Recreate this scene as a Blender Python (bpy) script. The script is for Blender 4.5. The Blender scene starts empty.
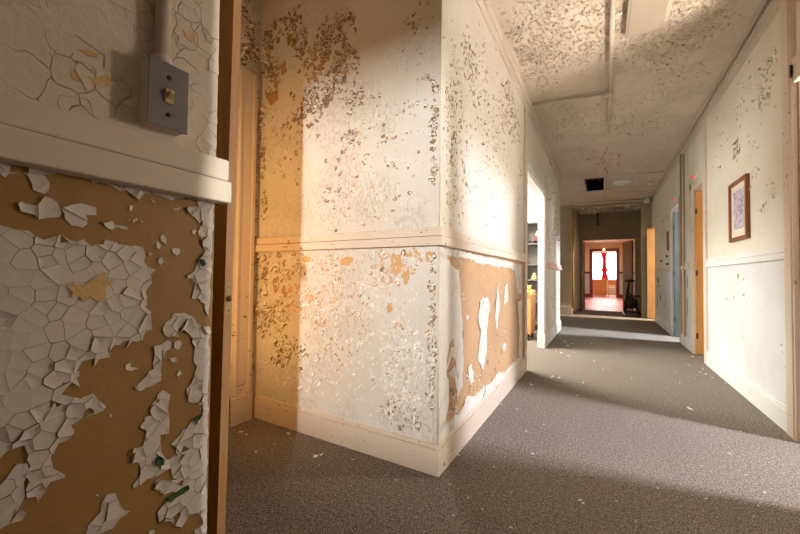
import bpy, bmesh, math, random
from mathutils import Vector, Matrix, noise
random.seed(7)
SC = bpy.context.scene
COL = SC.collection
NEAR_CHIPS = [[[0.134,1.164],[0.135,1.133],[0.141,1.135],[0.146,1.132],[0.15,1.139],[0.15,1.15],[0.153,1.152],[0.168,1.152],[0.167,1.142],[0.172,1.129],[0.173,1.12],[0.186,1.117],[0.191,1.123],[0.192,1.134],[0.188,1.14],[0.184,1.147],[0.199,1.15],[0.202,1.159],[0.182,1.166],[0.153,1.165]],[[0.217,1.16],[0.223,1.154],[0.24,1.151],[0.244,1.146],[0.252,1.151],[0.264,1.149],[0.269,1.148],[0.282,1.141],[0.287,1.151],[0.292,1.144],[0.31,1.131],[0.314,1.148],[0.324,1.148],[0.35,1.145],[0.352,1.15],[0.361,1.14],[0.371,1.143],[0.373,1.148],[0.39,1.149],[0.415,1.151],[0.417,1.166],[0.336,1.164]],[[0.415,1.152],[0.416,1.144],[0.423,1.14],[0.399,1.136],[0.393,1.131],[0.397,1.123],[0.413,1.113],[0.421,1.103],[0.428,1.115],[0.426,1.096],[0.435,1.083],[0.426,1.075],[0.424,1.061],[0.431,1.054],[0.441,1.057],[0.439,1.041],[0.425,1.033],[0.416,1.016],[0.412,1.0],[0.398,0.997],[0.398,0.99],[0.41,0.991],[0.415,0.972],[0.408,0.949],[0.415,0.947],[0.422,0.951],[0.427,0.939],[0.437,0.936],[0.437,0.922],[0.446,0.909],[0.448,0.986],[0.451,1.163]],[[0.361,0.906],[0.355,0.892],[0.359,0.881],[0.368,0.875],[0.371,0.879],[0.38,0.876],[0.386,0.872],[0.384,0.884],[0.383,0.891],[0.392,0.889],[0.404,0.877],[0.413,0.866],[0.411,0.86],[0.418,0.849],[0.416,0.834],[0.416,0.818],[0.424,0.807],[0.417,0.79],[0.415,0.781],[0.409,0.767],[0.41,0.758],[0.415,0.777],[0.402,0.768],[0.407,0.739],[0.429,0.729],[0.436,0.73],[0.439,0.716],[0.436,0.701],[0.417,0.704],[0.405,0.687],[0.397,0.687],[0.394,0.679],[0.376,0.668],[0.386,0.658],[0.386,0.643],[0.395,0.641],[0.4,0.661],[0.412,0.663],[0.419,0.651],[0.392,0.625],[0.377,0.623],[0.381,0.601],[0.399,0.595],[0.405,0.577],[0.394,0.574],[0.387,0.591],[0.351,0.611],[0.349,0.596],[0.36,0.589],[0.363,0.578],[0.379,0.575],[0.404,0.564],[0.371,0.562],[0.355,0.55],[0.359,0.528],[0.381,0.524],[0.395,0.528],[0.398,0.52],[0.387,0.506],[0.401,0.493],[0.413,0.512],[0.432,0.507],[0.442,0.489],[0.445,0.474],[0.426,0.473],[0.43,0.446],[0.452,0.432],[0.449,0.816],[0.448,0.89],[0.433,0.887],[0.426,0.895],[0.414,0.891],[0.421,0.898],[0.412,0.912],[0.396,0.921],[0.374,0.922],[0.375,0.914]],[[0.377,0.865],[0.389,0.868],[0.392,0.858],[0.385,0.848],[0.377,0.854]],[[0.34,0.865],[0.354,0.865],[0.366,0.871],[0.372,0.864],[0.37,0.853],[0.358,0.854],[0.355,0.843],[0.356,0.796],[0.338,0.79],[0.324,0.786],[0.317,0.784],[0.312,0.795],[0.32,0.801],[0.33,0.811],[0.332,0.818],[0.341,0.82],[0.343,0.845]],[[0.369,0.835],[0.381,0.835],[0.385,0.828],[0.379,0.824],[0.371,0.829]],[[0.383,0.8],[0.388,0.808],[0.394,0.8],[0.386,0.795]],[[0.13,1.067],[0.143,1.064],[0.153,1.062],[0.156,1.06],[0.172,1.06],[0.179,1.052],[0.18,1.047],[0.182,1.046],[0.205,1.058],[0.205,1.055],[0.197,1.038],[0.206,1.036],[0.212,1.045],[0.219,1.049],[0.22,1.046],[0.234,1.053],[0.244,1.042],[0.248,1.047],[0.258,1.045],[0.262,1.057],[0.273,1.054],[0.279,1.052],[0.279,1.05],[0.289,1.05],[0.299,1.047],[0.305,1.05],[0.319,1.046],[0.323,1.03],[0.321,1.021],[0.327,1.013],[0.342,1.005],[0.333,0.997],[0.334,0.98],[0.326,0.968],[0.317,0.962],[0.327,0.953],[0.329,0.941],[0.322,0.939],[0.326,0.929],[0.335,0.926],[0.338,0.894],[0.325,0.896],[0.323,0.878],[0.314,0.875],[0.3,0.881],[0.292,0.88],[0.287,0.873],[0.277,0.877],[0.278,0.873],[0.27,0.87],[0.275,0.856],[0.259,0.855],[0.253,0.858],[0.24,0.857],[0.232,0.861],[0.231,0.852],[0.225,0.846],[0.23,0.841],[0.234,0.841],[0.234,0.838],[0.235,0.833],[0.222,0.825],[0.215,0.828],[0.212,0.819],[0.205,0.812],[0.2,0.804],[0.2,0.794],[0.211,0.792],[0.218,0.801],[0.229,0.801],[0.234,0.791],[0.24,0.799],[0.252,0.801],[0.26,0.788],[0.271,0.775],[0.271,0.77],[0.257,0.764],[0.252,0.776],[0.246,0.78],[0.241,0.774],[0.239,0.763],[0.229,0.77],[0.224,0.768],[0.22,0.757],[0.23,0.749],[0.23,0.744],[0.221,0.736],[0.214,0.743],[0.207,0.739],[0.207,0.725],[0.204,0.717],[0.208,0.699],[0.221,0.684],[0.22,0.679],[0.203,0.68],[0.198,0.671],[0.19,0.658],[0.188,0.668],[0.179,0.67],[0.177,0.682],[0.181,0.693],[0.176,0.705],[0.181,0.714],[0.177,0.726],[0.179,0.735],[0.175,0.749],[0.18,0.756],[0.169,0.75],[0.157,0.746],[0.151,0.74],[0.135,0.741]],[[0.165,0.721],[0.168,0.724],[0.178,0.72],[0.182,0.706],[0.175,0.694],[0.177,0.674],[0.171,0.661],[0.179,0.65],[0.175,0.64],[0.163,0.643],[0.154,0.641],[0.142,0.648],[0.145,0.672],[0.159,0.677],[0.147,0.683],[0.15,0.701],[0.158,0.709]],[[0.275,0.624],[0.288,0.621],[0.294,0.601],[0.301,0.584],[0.31,0.577],[0.294,0.572],[0.286,0.561],[0.275,0.564],[0.265,0.562],[0.25,0.575],[0.252,0.587],[0.268,0.6],[0.269,0.614]],[[0.352,0.773],[0.36,0.777],[0.373,0.764],[0.37,0.75],[0.369,0.733],[0.373,0.716],[0.372,0.69],[0.357,0.693],[0.358,0.67],[0.355,0.656],[0.369,0.642],[0.396,0.641],[0.392,0.628],[0.375,0.621],[0.354,0.617],[0.336,0.62],[0.316,0.613],[0.314,0.62],[0.325,0.633],[0.325,0.65],[0.32,0.659],[0.31,0.662],[0.315,0.674],[0.31,0.681],[0.312,0.687],[0.327,0.682],[0.329,0.69],[0.334,0.695],[0.331,0.7],[0.333,0.71],[0.323,0.717],[0.322,0.723],[0.33,0.728],[0.328,0.737],[0.34,0.736],[0.337,0.746],[0.342,0.757],[0.353,0.755]],[[0.159,1.097],[0.161,1.101],[0.179,1.097],[0.178,1.099],[0.186,1.114],[0.193,1.112],[0.2,1.108],[0.204,1.1],[0.207,1.09],[0.204,1.084],[0.192,1.081],[0.18,1.077],[0.178,1.084],[0.162,1.086]],[[0.205,1.099],[0.218,1.108],[0.229,1.112],[0.248,1.108],[0.25,1.095],[0.236,1.092],[0.239,1.08],[0.231,1.07],[0.226,1.073],[0.219,1.072],[0.21,1.082],[0.208,1.092]],[[0.258,1.082],[0.272,1.089],[0.275,1.083],[0.292,1.081],[0.295,1.077],[0.287,1.075],[0.276,1.078],[0.272,1.072],[0.263,1.076]],[[0.367,1.047],[0.373,1.05],[0.384,1.049],[0.385,1.04],[0.378,1.034],[0.369,1.04]],[[0.345,1.027],[0.351,1.03],[0.354,1.021],[0.348,1.015],[0.344,1.02]],[[0.346,1.069],[0.352,1.076],[0.358,1.066],[0.357,1.055],[0.349,1.06]],[[0.343,0.524],[0.351,0.52],[0.353,0.503],[0.338,0.513]]]
NEAR_STAR = [[0.214,0.978],[0.222,0.982],[0.233,0.976],[0.24,0.983],[0.25,0.992],[0.263,1.0],[0.266,0.987],[0.275,0.985],[0.263,0.971],[0.265,0.954],[0.257,0.95],[0.246,0.959],[0.243,0.961],[0.238,0.952],[0.235,0.954],[0.231,0.96],[0.22,0.96],[0.222,0.969]]
NEAR_GREEN = [[[0.349,0.65],[0.355,0.655],[0.364,0.644],[0.361,0.636],[0.352,0.639]],[[0.371,0.569],[0.385,0.568],[0.398,0.572],[0.41,0.573],[0.411,0.565],[0.4,0.561],[0.385,0.56],[0.377,0.557]],[[0.416,0.702],[0.424,0.705],[0.434,0.706],[0.43,0.697],[0.421,0.695]],[[0.423,1.03],[0.431,1.028],[0.434,1.019],[0.428,1.015],[0.424,1.023]]]
NEAR_SPECKS = [[[0.296,1.12],[0.302,1.12],[0.3,1.111],[0.296,1.109]],[[0.3,1.094],[0.308,1.1],[0.309,1.095],[0.302,1.089]],[[0.295,1.095],[0.298,1.096],[0.297,1.088]],[[0.313,1.095],[0.32,1.094],[0.316,1.09]],[[0.341,1.06],[0.348,1.055],[0.347,1.045],[0.341,1.048]],[[0.329,1.138],[0.337,1.133],[0.334,1.132]],[[0.365,1.128],[0.373,1.125],[0.382,1.132],[0.38,1.126],[0.373,1.122]],[[0.407,1.09],[0.415,1.088],[0.412,1.08],[0.407,1.08]],[[0.418,1.086],[0.424,1.101],[0.433,1.088],[0.428,1.073],[0.421,1.079]],[[0.328,1.037],[0.333,1.038],[0.332,1.032],[0.328,1.033]],[[0.329,1.068],[0.334,1.066],[0.333,1.063]],[[0.297,0.838],[0.305,0.841],[0.302,0.833],[0.316,0.828],[0.307,0.824],[0.298,0.828]],[[0.276,0.76],[0.279,0.758],[0.279,0.753],[0.276,0.755]],[[0.261,0.631],[0.264,0.631],[0.264,0.627]],[[0.231,0.852],[0.233,0.85],[0.232,0.846]],[[0.282,0.839],[0.284,0.838],[0.283,0.835]]]
NEAR_OCHRE = [[[0.219,1.356],[0.226,1.361],[0.246,1.364],[0.243,1.357],[0.232,1.354]],[[0.217,1.339],[0.234,1.339],[0.231,1.334],[0.218,1.333]],[[0.21,1.317],[0.216,1.322],[0.24,1.32],[0.247,1.326],[0.256,1.332],[0.264,1.329],[0.26,1.317],[0.25,1.317],[0.248,1.309],[0.236,1.305],[0.224,1.306],[0.212,1.306]],[[0.377,1.487],[0.388,1.487],[0.406,1.498],[0.406,1.486],[0.395,1.472],[0.384,1.475]]]
LEFT_WHITE = [[[1.648,1.132],[1.702,1.092],[1.787,1.085],[1.879,1.042],[1.945,1.032],[1.961,0.923],[2.006,0.726],[2.026,0.478],[2.014,0.334],[1.927,0.299],[1.903,0.503],[1.849,0.697],[1.796,0.615],[1.769,0.554],[1.748,0.449],[1.661,0.492]],[[1.661,0.492],[1.725,0.502],[1.8,0.436],[1.808,0.323],[1.752,0.253],[1.667,0.24]],[[2.342,0.829],[2.417,0.859],[2.538,0.847],[2.593,0.79],[2.511,0.612],[2.524,0.462],[2.426,0.343],[2.35,0.41],[2.304,0.447],[2.365,0.603],[2.308,0.721]],[[2.1,0.437],[2.178,0.446],[2.229,0.316],[2.156,0.316]],[[2.8,0.949],[2.866,0.798],[2.806,0.557],[2.719,0.696]],[[3.027,0.911],[3.145,0.944],[3.178,0.798],[3.016,0.762]],[[2.965,0.451],[3.079,0.426],[3.065,0.372],[2.966,0.4]],[[2.078,0.768],[2.124,0.759],[2.109,0.725],[2.071,0.739]],[[1.67,0.094],[1.668,0.188],[1.776,0.212],[1.883,0.22],[1.962,0.194],[2.088,0.264],[2.265,0.218],[2.448,0.232],[2.658,0.207],[2.837,0.243],[3.039,0.189],[3.267,0.199],[3.565,0.203],[3.764,0.198],[3.768,-0.076]],[[3.557,0.758],[3.756,0.767],[3.765,0.147],[3.603,0.228],[3.658,0.464]],[[1.647,1.153],[1.648,1.121],[1.878,1.108],[2.049,1.109],[2.248,1.099],[2.275,1.084],[2.534,1.093],[2.823,1.077],[3.174,1.086],[3.424,1.058],[3.556,0.838],[3.755,0.831],[3.751,1.127]]]
FRONT_F = [[-1.897,2.769,0.163,0.156,70,0.0483,2,70],[-2.064,2.561,0.053,0.327,60,0.0499,2,80],[-1.976,2.392,0.06,0.114,14,0.0629,1,60],[-1.748,2.565,0.073,0.17,34,0.0534,2,70],[-1.445,2.496,0.172,0.159,130,0.0343,3,60],[-1.479,2.189,0.219,0.089,90,0.0376,3,70],[-1.601,2.372,0.119,0.119,50,0.0387,1,60],[-1.361,2.282,0.121,0.1,50,0.0366,1,60],[-1.281,2.046,0.131,0.079,28,0.0358,3,60],[-1.646,2.056,0.154,0.093,55,0.039,3,70],[-1.973,1.933,0.138,0.246,60,0.0348,0,45],[-2.098,1.956,0.026,0.324,60,0.0428,2,70],[-0.762,1.761,0.023,0.289,75,0.0287,3,60],[-1.131,1.661,0.271,0.317,40,0.0229,0,40],[-1.314,1.835,0.067,0.036,16,0.03,3,60],[-1.003,1.613,0.045,0.034,12,0.0277,3,50],[-1.121,1.487,0.054,0.143,20,0.0228,0,50],[-0.974,2.308,0.155,0.141,18,0.0333,0,30],[-0.85,2.376,0.088,0.099,9,0.0377,3,30],[-1.725,1.621,0.259,0.165,24,0.0263,0,40],[-2.063,1.487,0.032,0.142,12,0.0352,3,60],[-1.85,1.083,0.201,0.134,45,0.0403,1,50],[-2.076,0.888,0.063,0.348,75,0.0492,2,70],[-1.937,0.688,0.135,0.135,40,0.0477,2,60],[-1.787,0.47,0.196,0.118,70,0.0395,2,60],[-1.796,0.831,0.196,0.198,60,0.0331,4,50],[-1.538,1.124,0.145,0.138,50,0.0314,4,45],[-1.617,0.851,0.101,0.063,16,0.0446,4,45],[-1.408,0.727,0.194,0.33,120,0.0273,4,45],[-0.919,0.522,0.152,0.264,330,0.0321,0,55],[-1.054,1.031,0.103,0.14,50,0.0307,4,50],[-0.884,1.111,0.06,0.117,24,0.0374,4,45],[-0.763,0.723,0.028,0.407,110,0.0308,3,55],[-1.15,0.689,0.134,0.338,90,0.0256,0,45],[-1.693,0.385,0.329,0.159,70,0.029,0,45],[-0.947,0.268,0.149,0.085,60,0.0322,3,55],[-1.218,0.568,0.445,0.456,150,0.026,0,45],[-1.334,0.851,0.41,0.266,60,0.0268,4,40],[-1.166,1.666,0.383,0.406,60,0.026,3,45],[-1.464,1.463,0.194,0.248,24,0.0248,3,45],[-1.781,2.032,0.223,0.405,50,0.0301,3,50],[-0.877,2.111,0.106,0.273,26,0.027,3,45],[-1.084,0.862,0.28,0.278,80,0.0224,0,40],[-1.455,1.042,0.434,0.049,30,0.0308,4,40]]
LEFT_F = [[1.864,2.034,0.131,0.314,70,0.0285,3,50],[2.118,2.376,0.163,0.205,70,0.0286,2,50],[2.328,2.316,0.218,0.276,60,0.0309,1,50],[3.262,2.514,0.4,0.258,130,0.0367,2,60],[3.147,2.35,0.517,0.134,60,0.0356,1,50],[1.795,1.696,0.107,0.387,60,0.0276,3,45],[1.954,1.597,0.178,0.295,50,0.0354,1,40],[2.578,2.096,0.357,0.263,50,0.0299,3,40],[2.721,1.911,0.547,0.313,26,0.0273,3,40],[2.235,1.504,0.492,0.165,24,0.0263,4,40],[1.774,1.333,0.089,0.164,24,0.0272,4,40],[3.672,1.985,0.153,0.509,40,0.0356,3,40],[1.967,0.92,0.105,0.353,24,0.0235,3,40],[2.158,0.315,0.351,0.126,30,0.0316,3,50],[1.825,0.266,0.123,0.137,30,0.0329,3,50],[3.64,0.77,0.098,0.349,24,0.04,3,50],[2.746,0.508,0.469,0.108,16,0.0311,3,40],[2.891,0.933,0.607,0.245,26,0.0245,4,30],[2.35,1.147,0.892,0.027,30,0.0274,3,40],[2.033,1.957,0.466,0.552,90,0.0245,2,45],[2.867,2.368,0.896,0.494,90,0.0328,2,50],[2.458,1.69,0.981,0.358,40,0.0286,1,45],[5.988,2.468,0.666,0.352,90,0.0397,2,60],[6.806,2.116,0.492,0.538,90,0.0447,3,60],[6.243,1.615,0.721,0.33,60,0.0412,3,60],[6.66,0.78,0.639,0.348,50,0.0436,4,50]]
RIGHT_F = [[3.619,2.463,0.158,0.21,90,0.0263,3,55],[4.045,2.581,0.307,0.299,40,0.0257,3,45],[4.269,2.177,0.106,0.109,34,0.0455,1,40],[3.904,1.978,0.207,0.245,24,0.0245,3,45],[3.437,2.59,0.155,0.084,22,0.0248,3,50],[3.522,1.648,0.116,0.101,14,0.0289,3,45],[3.671,1.544,0.092,0.053,8,0.0341,3,40],[3.827,2.279,0.454,0.48,40,0.024,0,40],[4.796,2.45,0.329,0.416,26,0.0312,3,40],[4.247,0.594,0.655,0.448,40,0.0268,0,30],[4.154,0.996,0.05,0.018,2,0.0611,1,20],[3.351,0.53,0.073,0.202,12,0.0202,3,40],[4.376,0.809,0.314,0.129,14,0.0278,3,30],[9.281,2.256,1.07,0.642,70,0.0472,3,50],[9.839,0.853,0.489,0.318,60,0.0682,2,50],[8.789,0.57,0.507,0.282,40,0.0503,3,50],[8.238,1.54,0.647,0.565,30,0.0377,3,40],[6.739,1.134,0.089,0.151,20,0.0378,1,50],[6.919,0.594,0.095,0.342,40,0.0465,4,40]]
CHIPS = [[-1.981,1.441,0.0347],[-1.92,1.435,0.0341],[-1.69,1.327,0.0216],[-1.707,1.578,0.0413],[-1.367,1.465,0.0362],[-1.355,1.492,0.0305],[-1.296,1.413,0.0174],[-1.174,1.545,0.0238],[-0.881,1.502,0.0161],[-0.766,1.565,0.0107],[-0.942,1.508,0.011],[-0.637,1.606,0.0158],[-0.53,1.553,0.0149],[-0.547,1.407,0.0138],[-0.606,1.259,0.0172],[-0.667,2.142,0.0237],[-0.703,1.889,0.0246],[-0.692,2.806,0.0258],[-1.674,1.441,0.0129],[-1.341,1.645,0.013],[-0.452,1.509,0.0118],[-0.499,1.867,0.0144],[-0.577,3.443,0.0813],[-0.523,6.058,0.0515],[-0.451,5.698,0.0643],[-0.49,5.487,0.0467],[-0.543,5.18,0.0519],[-0.481,5.093,0.0652],[-0.439,5.346,0.0453],[-0.336,5.25,0.0367],[-0.647,5.607,0.0484],[-0.409,5.923,0.0499],[-0.393,4.97,0.042],[-0.303,5.609,0.0312],[0.569,3.477,0.0507],[0.58,3.453,0.0335],[0.989,5.806,0.0423],[0.888,4.896,0.0472],[0.791,4.551,0.0331],[0.928,4.823,0.0404],[0.953,4.69,0.0334],[0.663,4.753,0.0353],[0.845,5.195,0.038],[0.952,5.083,0.0366],[0.84,4.729,0.0343],[1.016,4.524,0.0424],[0.011,3.528,0.0284],[-0.445,3.859,0.0332],[-0.383,3.845,0.0383],[-0.168,3.779,0.0313],[-0.093,1.796,0.0247],[-0.08,1.779,0.0195],[-0.373,1.693,0.0153],[-0.347,2.12,0.0249],[-0.353,1.563,0.0141],[0.624,2.712,0.0252],[0.654,2.314,0.0155],[0.547,2.057,0.0186],[0.4,2.104,0.015],[-0.321,1.46,0.0175],[0.047,1.873,0.0148],[0.471,3.212,0.0158],[-0.006,4.43,0.0358],[-0.152,6.092,0.0333],[-0.195,3.36,0.0233],[0.289,3.514,0.018],[0.239,4.203,0.0219],[-0.352,2.576,0.0186],[0.222,2.092,0.0131],[0.113,1.765,0.0113],[0.451,2.456,0.0117],[0.625,2.466,0.0112],[0.591,2.166,0.0122],[-0.187,1.973,0.0111],[-0.435,2.407,0.0178],[0.029,2.483,0.0132],[-0.098,4.834,0.0264],[0.499,4.043,0.0202],[0.145,5.563,0.0295],[0.47,4.733,0.024],[0.315,5.518,0.0288],[0.629,4.281,0.0263],[0.781,3.153,0.0145],[-0.563,2.765,0.0208],[-0.447,3.804,0.0273],[-0.477,3.359,0.0196]]
CAM_R = [0.865344, 0.501052, 0.011254]
CAM_U = [0.0026, -0.026944, 0.999634]
CAM_F = [-0.501172, 0.864998, 0.024619]

# ---------------------------------------------------------------- helpers
def lin(c):
    def f(v):
        v /= 255.0
        return v / 12.92 if v <= 0.04045 else ((v + 0.055) / 1.055) ** 2.4
    return (f(c[0]), f(c[1]), f(c[2]), 1.0)

def wpos(o):
    v = Vector((0, 0, 0))
    while o is not None:
        v += Vector(o.location)
        o = o.parent
    return v

def tag(o, label=None, cat=None, group=None, kind=None):
    if label: o['label'] = label
    if cat: o['category'] = cat
    if group: o['group'] = group
    if kind: o['kind'] = kind
    return o

def thing(name, loc, label, cat, group=None, kind=None):
    o = bpy.data.objects.new(name, None)
    COL.objects.link(o)
    o.location = loc
    o.empty_display_size = 0.1
    return tag(o, label, cat, group, kind)

class MB:
    """collects shapes in world coordinates and links them as one mesh"""
    def __init__(s):
        s.bm = bmesh.new()
    def face(s, pts, m=0, smooth=False):
        vs = [s.bm.verts.new(p) for p in pts]
        f = s.bm.faces.new(vs); f.material_index = m; f.smooth = smooth
        return f
    def box(s, a, b, m=0, bevel=0.0):
        x0, x1 = sorted((a[0], b[0])); y0, y1 = sorted((a[1], b[1])); z0, z1 = sorted((a[2], b[2]))
        P = [(x0,y0,z0),(x1,y0,z0),(x1,y1,z0),(x0,y1,z0),(x0,y0,z1),(x1,y0,z1),(x1,y1,z1),(x0,y1,z1)]
        vs = [s.bm.verts.new(p) for p in P]
        fs = [s.bm.faces.new([vs[i] for i in q]) for q in ((3,2,1,0),(4,5,6,7),(0,1,5,4),(1,2,6,5),(2,3,7,6),(3,0,4,7))]
        for f in fs: f.material_index = m
        if bevel > 0:
            es = list({e for f in fs for e in f.edges})
            r = bmesh.ops.bevel(s.bm, geom=es, offset=bevel, segments=2, affect='EDGES', profile=0.5)
            for f in r['faces']: f.material_index = m
        return s
    def slab(s, p0, p1, t, z0, z1, m=0, bevel=0.0):
        """upright board from p0 to p1 in plan, thickness t to the left of the direction"""
        d = Vector((p1[0]-p0[0], p1[1]-p0[1], 0)).normalized(); n = Vector((-d.y, d.x, 0)) * t
        q = [Vector((p0[0],p0[1],0)), Vector((p1[0],p1[1],0))]; q += [q[1]+n, q[0]+n]
        lo = [s.bm.verts.new((v.x,v.y,z0)) for v in q]; hi = [s.bm.verts.new((v.x,v.y,z1)) for v in q]
        fs = [s.bm.faces.new(lo[::-1]), s.bm.faces.new(hi)]
        for i in range(4):
            j = (i+1) % 4; fs.append(s.bm.faces.new((lo[i],lo[j],hi[j],hi[i])))
        for f in fs: f.material_index = m
        if bevel > 0:
            bmesh.ops.bevel(s.bm, geom=list({e for f in fs for e in f.edges}), offset=bevel, segments=2, affect='EDGES', profile=.5)
        return s
    def tube(s, pts, r, m=0, n=12, caps=True):
        pts = [Vector(p) for p in pts]; rings = []
        rr = r if isinstance(r, (list, tuple)) else [r]*len(pts)
        up = None
        for i, p in enumerate(pts):
            d = (pts[min(i+1,len(pts)-1)] - pts[max(i-1,0)]).normalized()
            if up is None:
                up = Vector((0,0,1)) if abs(d.z) < .9 else Vector((1,0,0))
            a = d.cross(up).normalized(); b = a.cross(d).normalized(); up = b
            rings.append([s.bm.verts.new(p + (a*math.cos(2*math.pi*k/n) + b*math.sin(2*math.pi*k/n))*rr[i]) for k in range(n)])
        for A, B in zip(rings, rings[1:]):
            for k in range(n):
                f = s.bm.faces.new((A[k], A[(k+1)%n], B[(k+1)%n], B[k])); f.material_index = m; f.smooth = True
        if caps:
            for R in (rings[0][::-1], rings[-1]):
                f = s.bm.faces.new(R); f.material_index = m
        return s
    def lathe(s, c, axis, prof, m=0, n=20):
        """prof: (radius, height along axis)"""
        c = Vector(c); ax = Vector(axis).normalized()
        a = ax.orthogonal().normalized(); b = ax.cross(a)
        rings = []
        for r, h in prof:
            r = max(r, 1e-4)
            rings.append([s.bm.verts.new(c + ax*h + (a*math.cos(2*math.pi*k/n)+b*math.sin(2*math.pi*k/n))*r) for k in range(n)])
        for A, B in zip(rings, rings[1:]):
            for k in range(n):
                f = s.bm.faces.new((A[k], A[(k+1)%n], B[(k+1)%n], B[k])); f.material_index = m; f.smooth = True
        for R in (rings[0][::-1], rings[-1]):
            f = s.bm.faces.new(R); f.material_index = m
        return s
    def blob(s, c, r, m=0, sub=2, seed=0, amp=0.0):
        res = bmesh.ops.create_icosphere(s.bm, subdivisions=sub, radius=1)
        r = Vector(r) if isinstance(r, (tuple, list)) else Vector((r,r,r))
        for v in res['verts']:
            k = 1 + amp*noise.noise(v.co*1.7 + Vector((seed,0,0)))
            v.co = Vector(c) + Vector((v.co.x*r.x, v.co.y*r.y, v.co.z*r.z))*k
            for f in v.link_faces: f.material_index = m; f.smooth = True
        return s
    def build(s, name, mats, parent=None, fix=True):
        me = bpy.data.meshes.new(name)
        if fix: bmesh.ops.recalc_face_normals(s.bm, faces=s.bm.faces)
        if parent is not None:
            off = wpos(parent)
            for v in s.bm.verts: v.co -= off
        s.bm.to_mesh(me); s.bm.free()
        for m in (mats if isinstance(mats, (list, tuple)) else [mats]): me.materials.append(m)
        o = bpy.data.objects.new(name, me); COL.objects.link(o)
        if parent is not None: o.parent = parent
        return o

# ---------------------------------------------------------------- materials
def mat(name, base, rough=0.7, metal=0.0, spec=0.4):
    m = bpy.data.materials.new(name); m.use_nodes = True
    b = m.node_tree.nodes['Principled BSDF']
    b.inputs['Base Color'].default_value = base; b.inputs['Roughness'].default_value = rough
    b.inputs['Metallic'].default_value = metal
    b.inputs['Specular IOR Level'].default_value = spec
    return m
def nd(m, t, **k):
    n = m.node_tree.nodes.new(t)
    for a, v in k.items(): setattr(n, a, v)
    return n
def lk(m, a, b): m.node_tree.links.new(a, b)
def noise_n(m, scale, detail=4, rough=.6, vec=None, stretch=None):
    n = nd(m, 'ShaderNodeTexNoise'); n.inputs['Scale'].default_value = scale
    n.inputs['Detail'].default_value = detail; n.inputs['Roughness'].default_value = rough
    tc = nd(m, 'ShaderNodeTexCoord')
    if stretch:
        mp = nd(m, 'ShaderNodeMapping'); mp.inputs['Scale'].default_value = stretch
        lk(m, tc.outputs['Object'], mp.inputs['Vector']); lk(m, mp.outputs[0], n.inputs['Vector'])
    else: lk(m, tc.outputs['Object'], n.inputs['Vector'])
    return n
def ramp(m, src, stops):
    r = nd(m, 'ShaderNodeValToRGB'); e = r.color_ramp.elements
    while len(e) < len(stops): e.new(.5)
    for el, (p, c) in zip(e, stops): el.position = p; el.color = c
    lk(m, src, r.inputs[0]); return r
def mix(m, fac, a, b):
    x = nd(m, 'ShaderNodeMix', data_type='RGBA')
    if isinstance(fac, (int, float)): x.inputs[0].default_value = fac
    else: lk(m, fac, x.inputs[0])
    for s, v in ((6, a), (7, b)):
        if isinstance(v, tuple): x.inputs[s].default_value = v
        else: lk(m, v, x.inputs[s])
    return x.outputs[2]
def bump(m, src, strength=.3, dist=.01, prev=None):
    b = nd(m, 'ShaderNodeBump'); b.inputs['Strength'].default_value = strength; b.inputs['Distance'].default_value = dist
    lk(m, src, b.inputs['Height'])
    if prev is not None: lk(m, prev, b.inputs['Normal'])
    return b.outputs[0]
def bs(m): return m.node_tree.nodes['Principled BSDF']
G = lambda v: (v, v, v, 1)

def paint(name, c, c2=None, rough=.55, bs_=.25, low=None, zsplit=1.2, fleck=None):
    """old paint film: slight mottling, brush texture, optional other colour below the rail"""
    m = mat(name, c, rough)
    n1 = noise_n(m, 1.7, 5); n2 = noise_n(m, 26, 5, .65); n3 = noise_n(m, 140, 2)
    c2 = c2 or (c[0]*.9, c[1]*.87, c[2]*.8, 1)
    f = ramp(m, n1.outputs[0], [(.35, G(0)), (.7, G(1))])
    col = mix(m, f.outputs[0], c, c2)
    if low is not None:
        tc = nd(m, 'ShaderNodeTexCoord'); sx = nd(m, 'ShaderNodeSeparateXYZ'); lk(m, tc.outputs['Object'], sx.inputs[0])
        gt = nd(m, 'ShaderNodeMath', operation='LESS_THAN'); gt.inputs[1].default_value = zsplit; lk(m, sx.outputs[2], gt.inputs[0])
        l2 = mix(m, ramp(m, n1.outputs[0], [(.35, G(0)), (.7, G(1))]).outputs[0], low, (low[0]*.86, low[1]*.83, low[2]*.78, 1))
        col = mix(m, gt.outputs[0], col, l2)
    if fleck is not None:
        n4 = noise_n(m, 95, 2, .5)
        f4 = ramp(m, n4.outputs[0], [(.735, G(0)), (.75, G(1))])
        col = mix(m, f4.outputs[0], col, fleck)
    lk(m, col, bs(m).inputs['Base Color'])
    b1 = bump(m, n2.outputs[0], bs_, .006); b2 = bump(m, n3.outputs[0], bs_*.5, .002, b1)
    lk(m, b2, bs(m).inputs['Normal'])
    return m

def wood(name, c, c2, rough=.45, stretch=(30, 30, 2.2)):
    m = mat(name, c, rough)
    n1 = noise_n(m, 1.0, 6, .65, stretch=stretch); n2 = noise_n(m, 1.2, 3)
    f = ramp(m, n1.outputs[0], [(.3, G(0)), (.7, G(1))])
    col = mix(m, f.outputs[0], c, c2)
    col = mix(m, ramp(m, n2.outputs[0], [(.45, G(0)), (.8, G(.5))]).outputs[0], col, (c2[0]*.5, c2[1]*.45, c2[2]*.4, 1))
    lk(m, col, bs(m).inputs['Base Color'])
    lk(m, bump(m, n1.outputs[0], .12, .003), bs(m).inputs['Normal'])
    return m

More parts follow.
